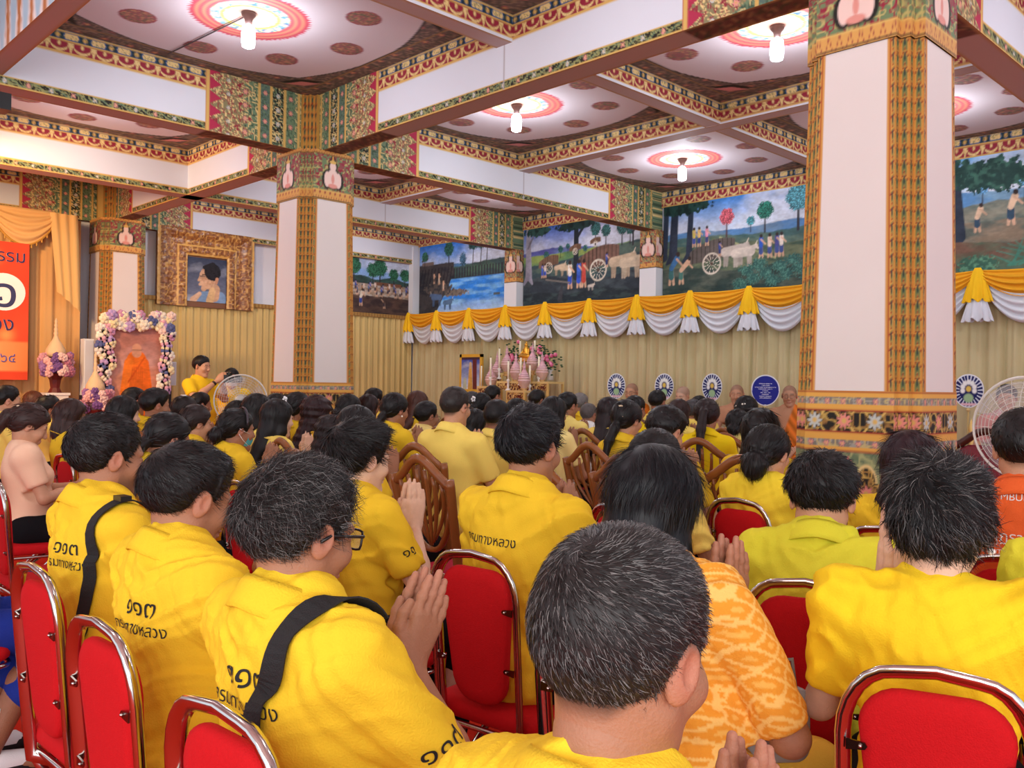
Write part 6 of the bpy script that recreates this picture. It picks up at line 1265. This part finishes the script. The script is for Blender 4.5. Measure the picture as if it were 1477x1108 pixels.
# photographer and companion
PH = person(292, 513, 0, -62, 'standing man in yellow polo taking a photograph with a black camera', d=10.3, hair='short', skin='mid', hopt=dict(t=.014), stand=True, arms='camera', shirt=(244, 200, 40), hpitch=.12, acc=('watch',), build=1.15)
person(334, 531, 0, -112, 'man in white mask standing behind the photographer\'s camera', d=10.9, hair='short', hopt=dict(t=.016), skin='mid', stand=True, arms='hang', shirt=(244, 204, 50), acc=('whitemask',))
q = PH['T'](.40, 0, .53); cy, sy = math.cos(PH['yr']), math.sin(PH['yr']); cm = empty('photo_camera', (PH['loc'][0]+q[0]*cy-q[1]*sy, PH['loc'][1]+q[0]*sy+q[1]*cy, q[2]), PH['yr'], 'black camera with long lens held up by the standing man', 'camera')
m = MB(); m.box((0, 0, 0), (.06, .13, .09), S(20, 20, 22)); m.box((-.0, 0, .055), (.05, .05, .03), S(20, 20, 22)); m.build('camera_body', BLACK, cm); m = MB(); m.tube([(.02, 0, -.005), (.09, 0, -.005), (.15, 0, -.005)], [.036, .038, .042], S(16, 16, 18), 16); m.build('lens_barrel', BLACK, cm, True)
# fans
def stand_fan(px, py, X, R, rz, label, clear):
    a = onx(X, px, py); r = empty('standing_fan', (a[0], a[1], 0), rz, label, 'electric fan'); z = a[2]
    m = MB(); 
    for rr in np.linspace(R*.25, R*.97, 9): m.tube([(.05-.06*(rr/R)**2, rr*math.cos(t), z+rr*math.sin(t)) for t in np.linspace(0, 2*PI, 37)], .0016, S(206, 200, 190), 4, False)
    for t in np.linspace(0, 2*PI, 25)[:-1]: m.tube([(.05, .04*math.cos(t), z+.04*math.sin(t)), (.03, R*.6*math.cos(t), z+R*.6*math.sin(t)), (-.01, R*math.cos(t), z+R*math.sin(t))], .0014, S(206, 200, 190), 4, False)
    m.tube([(-.01, R*math.cos(t), z+R*math.sin(t)) for t in np.linspace(0, 2*PI, 41)], .006, S(214, 208, 200), 6, False); m.build('wire_guard', GLOSSVC, r, True)
    for b in range(3):
        m = MB(); n = 12; U, Vv = np.meshgrid(np.linspace(0, 1, n), np.linspace(-1, 1, n), indexing='ij'); rad = R*(.12+.8*U); ang = b*2*PI/3+Vv*.72*np.sin(np.clip(U*1.2, 0, 1)*PI*.5); P = np.stack([.0+.02*Vv, rad*np.cos(ang), z+rad*np.sin(ang)], -1); m.grid(P, (1, 1, 1)); m.build('blade', FANM, r, True)
    m = MB(); m.tube([(.05, 0, z), (-.12, 0, z)], [.05, .06], S(190, 186, 180), 16); m.build('motor', GLOSSVC, r, True); m = MB(); m.tube([(-.08, 0, z), (-.08, 0, .03)], .016, S(180, 176, 172), 8); m.lathe([(.2, 0), (.2, .02), (.04, .05), (.001, .05)], (-.08, 0, 0), S(180, 176, 172)); m.build('stand', GLOSSVC, r, True)
stand_fan(347, 578, 3.9, .24, math.radians(235), 'round electric fan in front of the photographer, left of the middle column', True)
stand_fan(1476, 618, 4.3, .225, math.radians(170), 'big clear-bladed fan at the right edge behind the orange shirt', True)
# carved chair and candlestick beside the column
a = at(1430, 628, 6.0); r = empty('carved_armchair', (a[0], a[1], 0), .15, 'dark carved chair with red brocade back right of the big column', 'chair'); zt = a[2]
m = MB(); Pz = [(-.24, sg*.24, z) for sg, z in ((1, .45), (1, zt-.12))]
top = [(-.24, .24*math.cos(t), zt-.14+.14*math.sin(t)*(1+.25*math.cos(4*t))) for t in np.linspace(0, PI, 21)]; m.tube([(-.2, .24, .0)]+[(-.22, .24, .45)]+top+[(-.22, -.24, .45), (-.2, -.24, 0)], .026, S(70, 34, 24), 8); m.build('carved_back_frame', GLOSSVC, r, True)
m = MB(); cushion(m, rounded(.19, .52, zt-.06, .12, .05), lambda u, v, w_: np.array([-.235+w_, u, v]), .05, S(120, 24, 40)); m.build('backrest', mat('brocade', rough=.5, vc=True, bump=.8, bscale=40), r, True); m = MB(); cushion(m, rounded(.24, -.2, .26, .05, .05), lambda u, v, w_: np.array([v, u, .43+w_]), .09, S(120, 24, 40)); m.build('seat', MATS['brocade'], r, True)
for sg in (1, -1): m = MB(); m.tube([(.22, sg*.22, 0), (.23, sg*.22, .2), (.21, sg*.22, .42)], [.02, .025, .03], S(70, 34, 24), 8); m.build('leg', GLOSSVC, r, True)
a = at(1401, 604, 7.4); r = empty('gilt_candlestick', (a[0], a[1], 0), 0, 'thin turned gilt candlestick just right of the big column', 'candlestick'); m = MB(); zt = a[2]; m.lathe([(.001, 0), (.12, 0), (.1, .03), (.02, .06)]+[(.012+.012*(i % 2), .06+i*(zt-.1)/24) for i in range(25)]+[(.001, zt)], col=S(226, 190, 110), k=12); m.build('turned_stem', GOLDV, r, True)

a = at(1122, 1005, 1.9); r = empty('grey_handbag', tuple(a-np.array([0, 0, .06])), .9, 'flat grey handbag by the elbow of the woman in the patterned orange blouse', 'bag'); m = MB(); cushion(m, rounded(.07, -.08, .08, .03, .03), lambda u, v, w_: np.array([w_, u, v]), .03, S(150, 146, 142)); m.build('bag_body', GLOSSVC, r, True); m = MB(); m.tube([(0, -.04, .07), (0, -.03, .14), (0, .03, .14), (0, .04, .07)], .005, S(120, 116, 112), 6); m.build('handle', GLOSSVC, r, True)
a = at(640, 1085, 1.75); r = empty('black_handbag', (a[0], a[1], 0), .5, 'black leather bag on the floor beside the red chair in the middle', 'bag'); m = MB(); cushion(m, rounded(.15, .0, .30, .06, .04), lambda u, v, w_: np.array([w_, u, v]), .12, S(24, 22, 24)); m.build('bag_body', GLOSSVC, r, True); m = MB(); m.tube([(0, -.09, .28), (0, -.07, .42), (0, .07, .42), (0, .09, .28)], .008, S(20, 20, 22), 8); m.build('handle', GLOSSVC, r, True)
a = ony(7.2, 3, 149); r = empty('stage_spotlight', tuple(a), 0, 'black spotlight hung under the beam at the far upper left', 'spotlight'); m = MB(); m.box((-.08, 0, 0), (.24, .16, .12), S(22, 22, 24)); m.build('lamp_housing', BLACK, r); m = MB(); m.tube([(-.08, 0, .05), (-.08, 0, ZB-a[2]+.02)], .012, S(22, 22, 24), 6); m.build('yoke', BLACK, r)
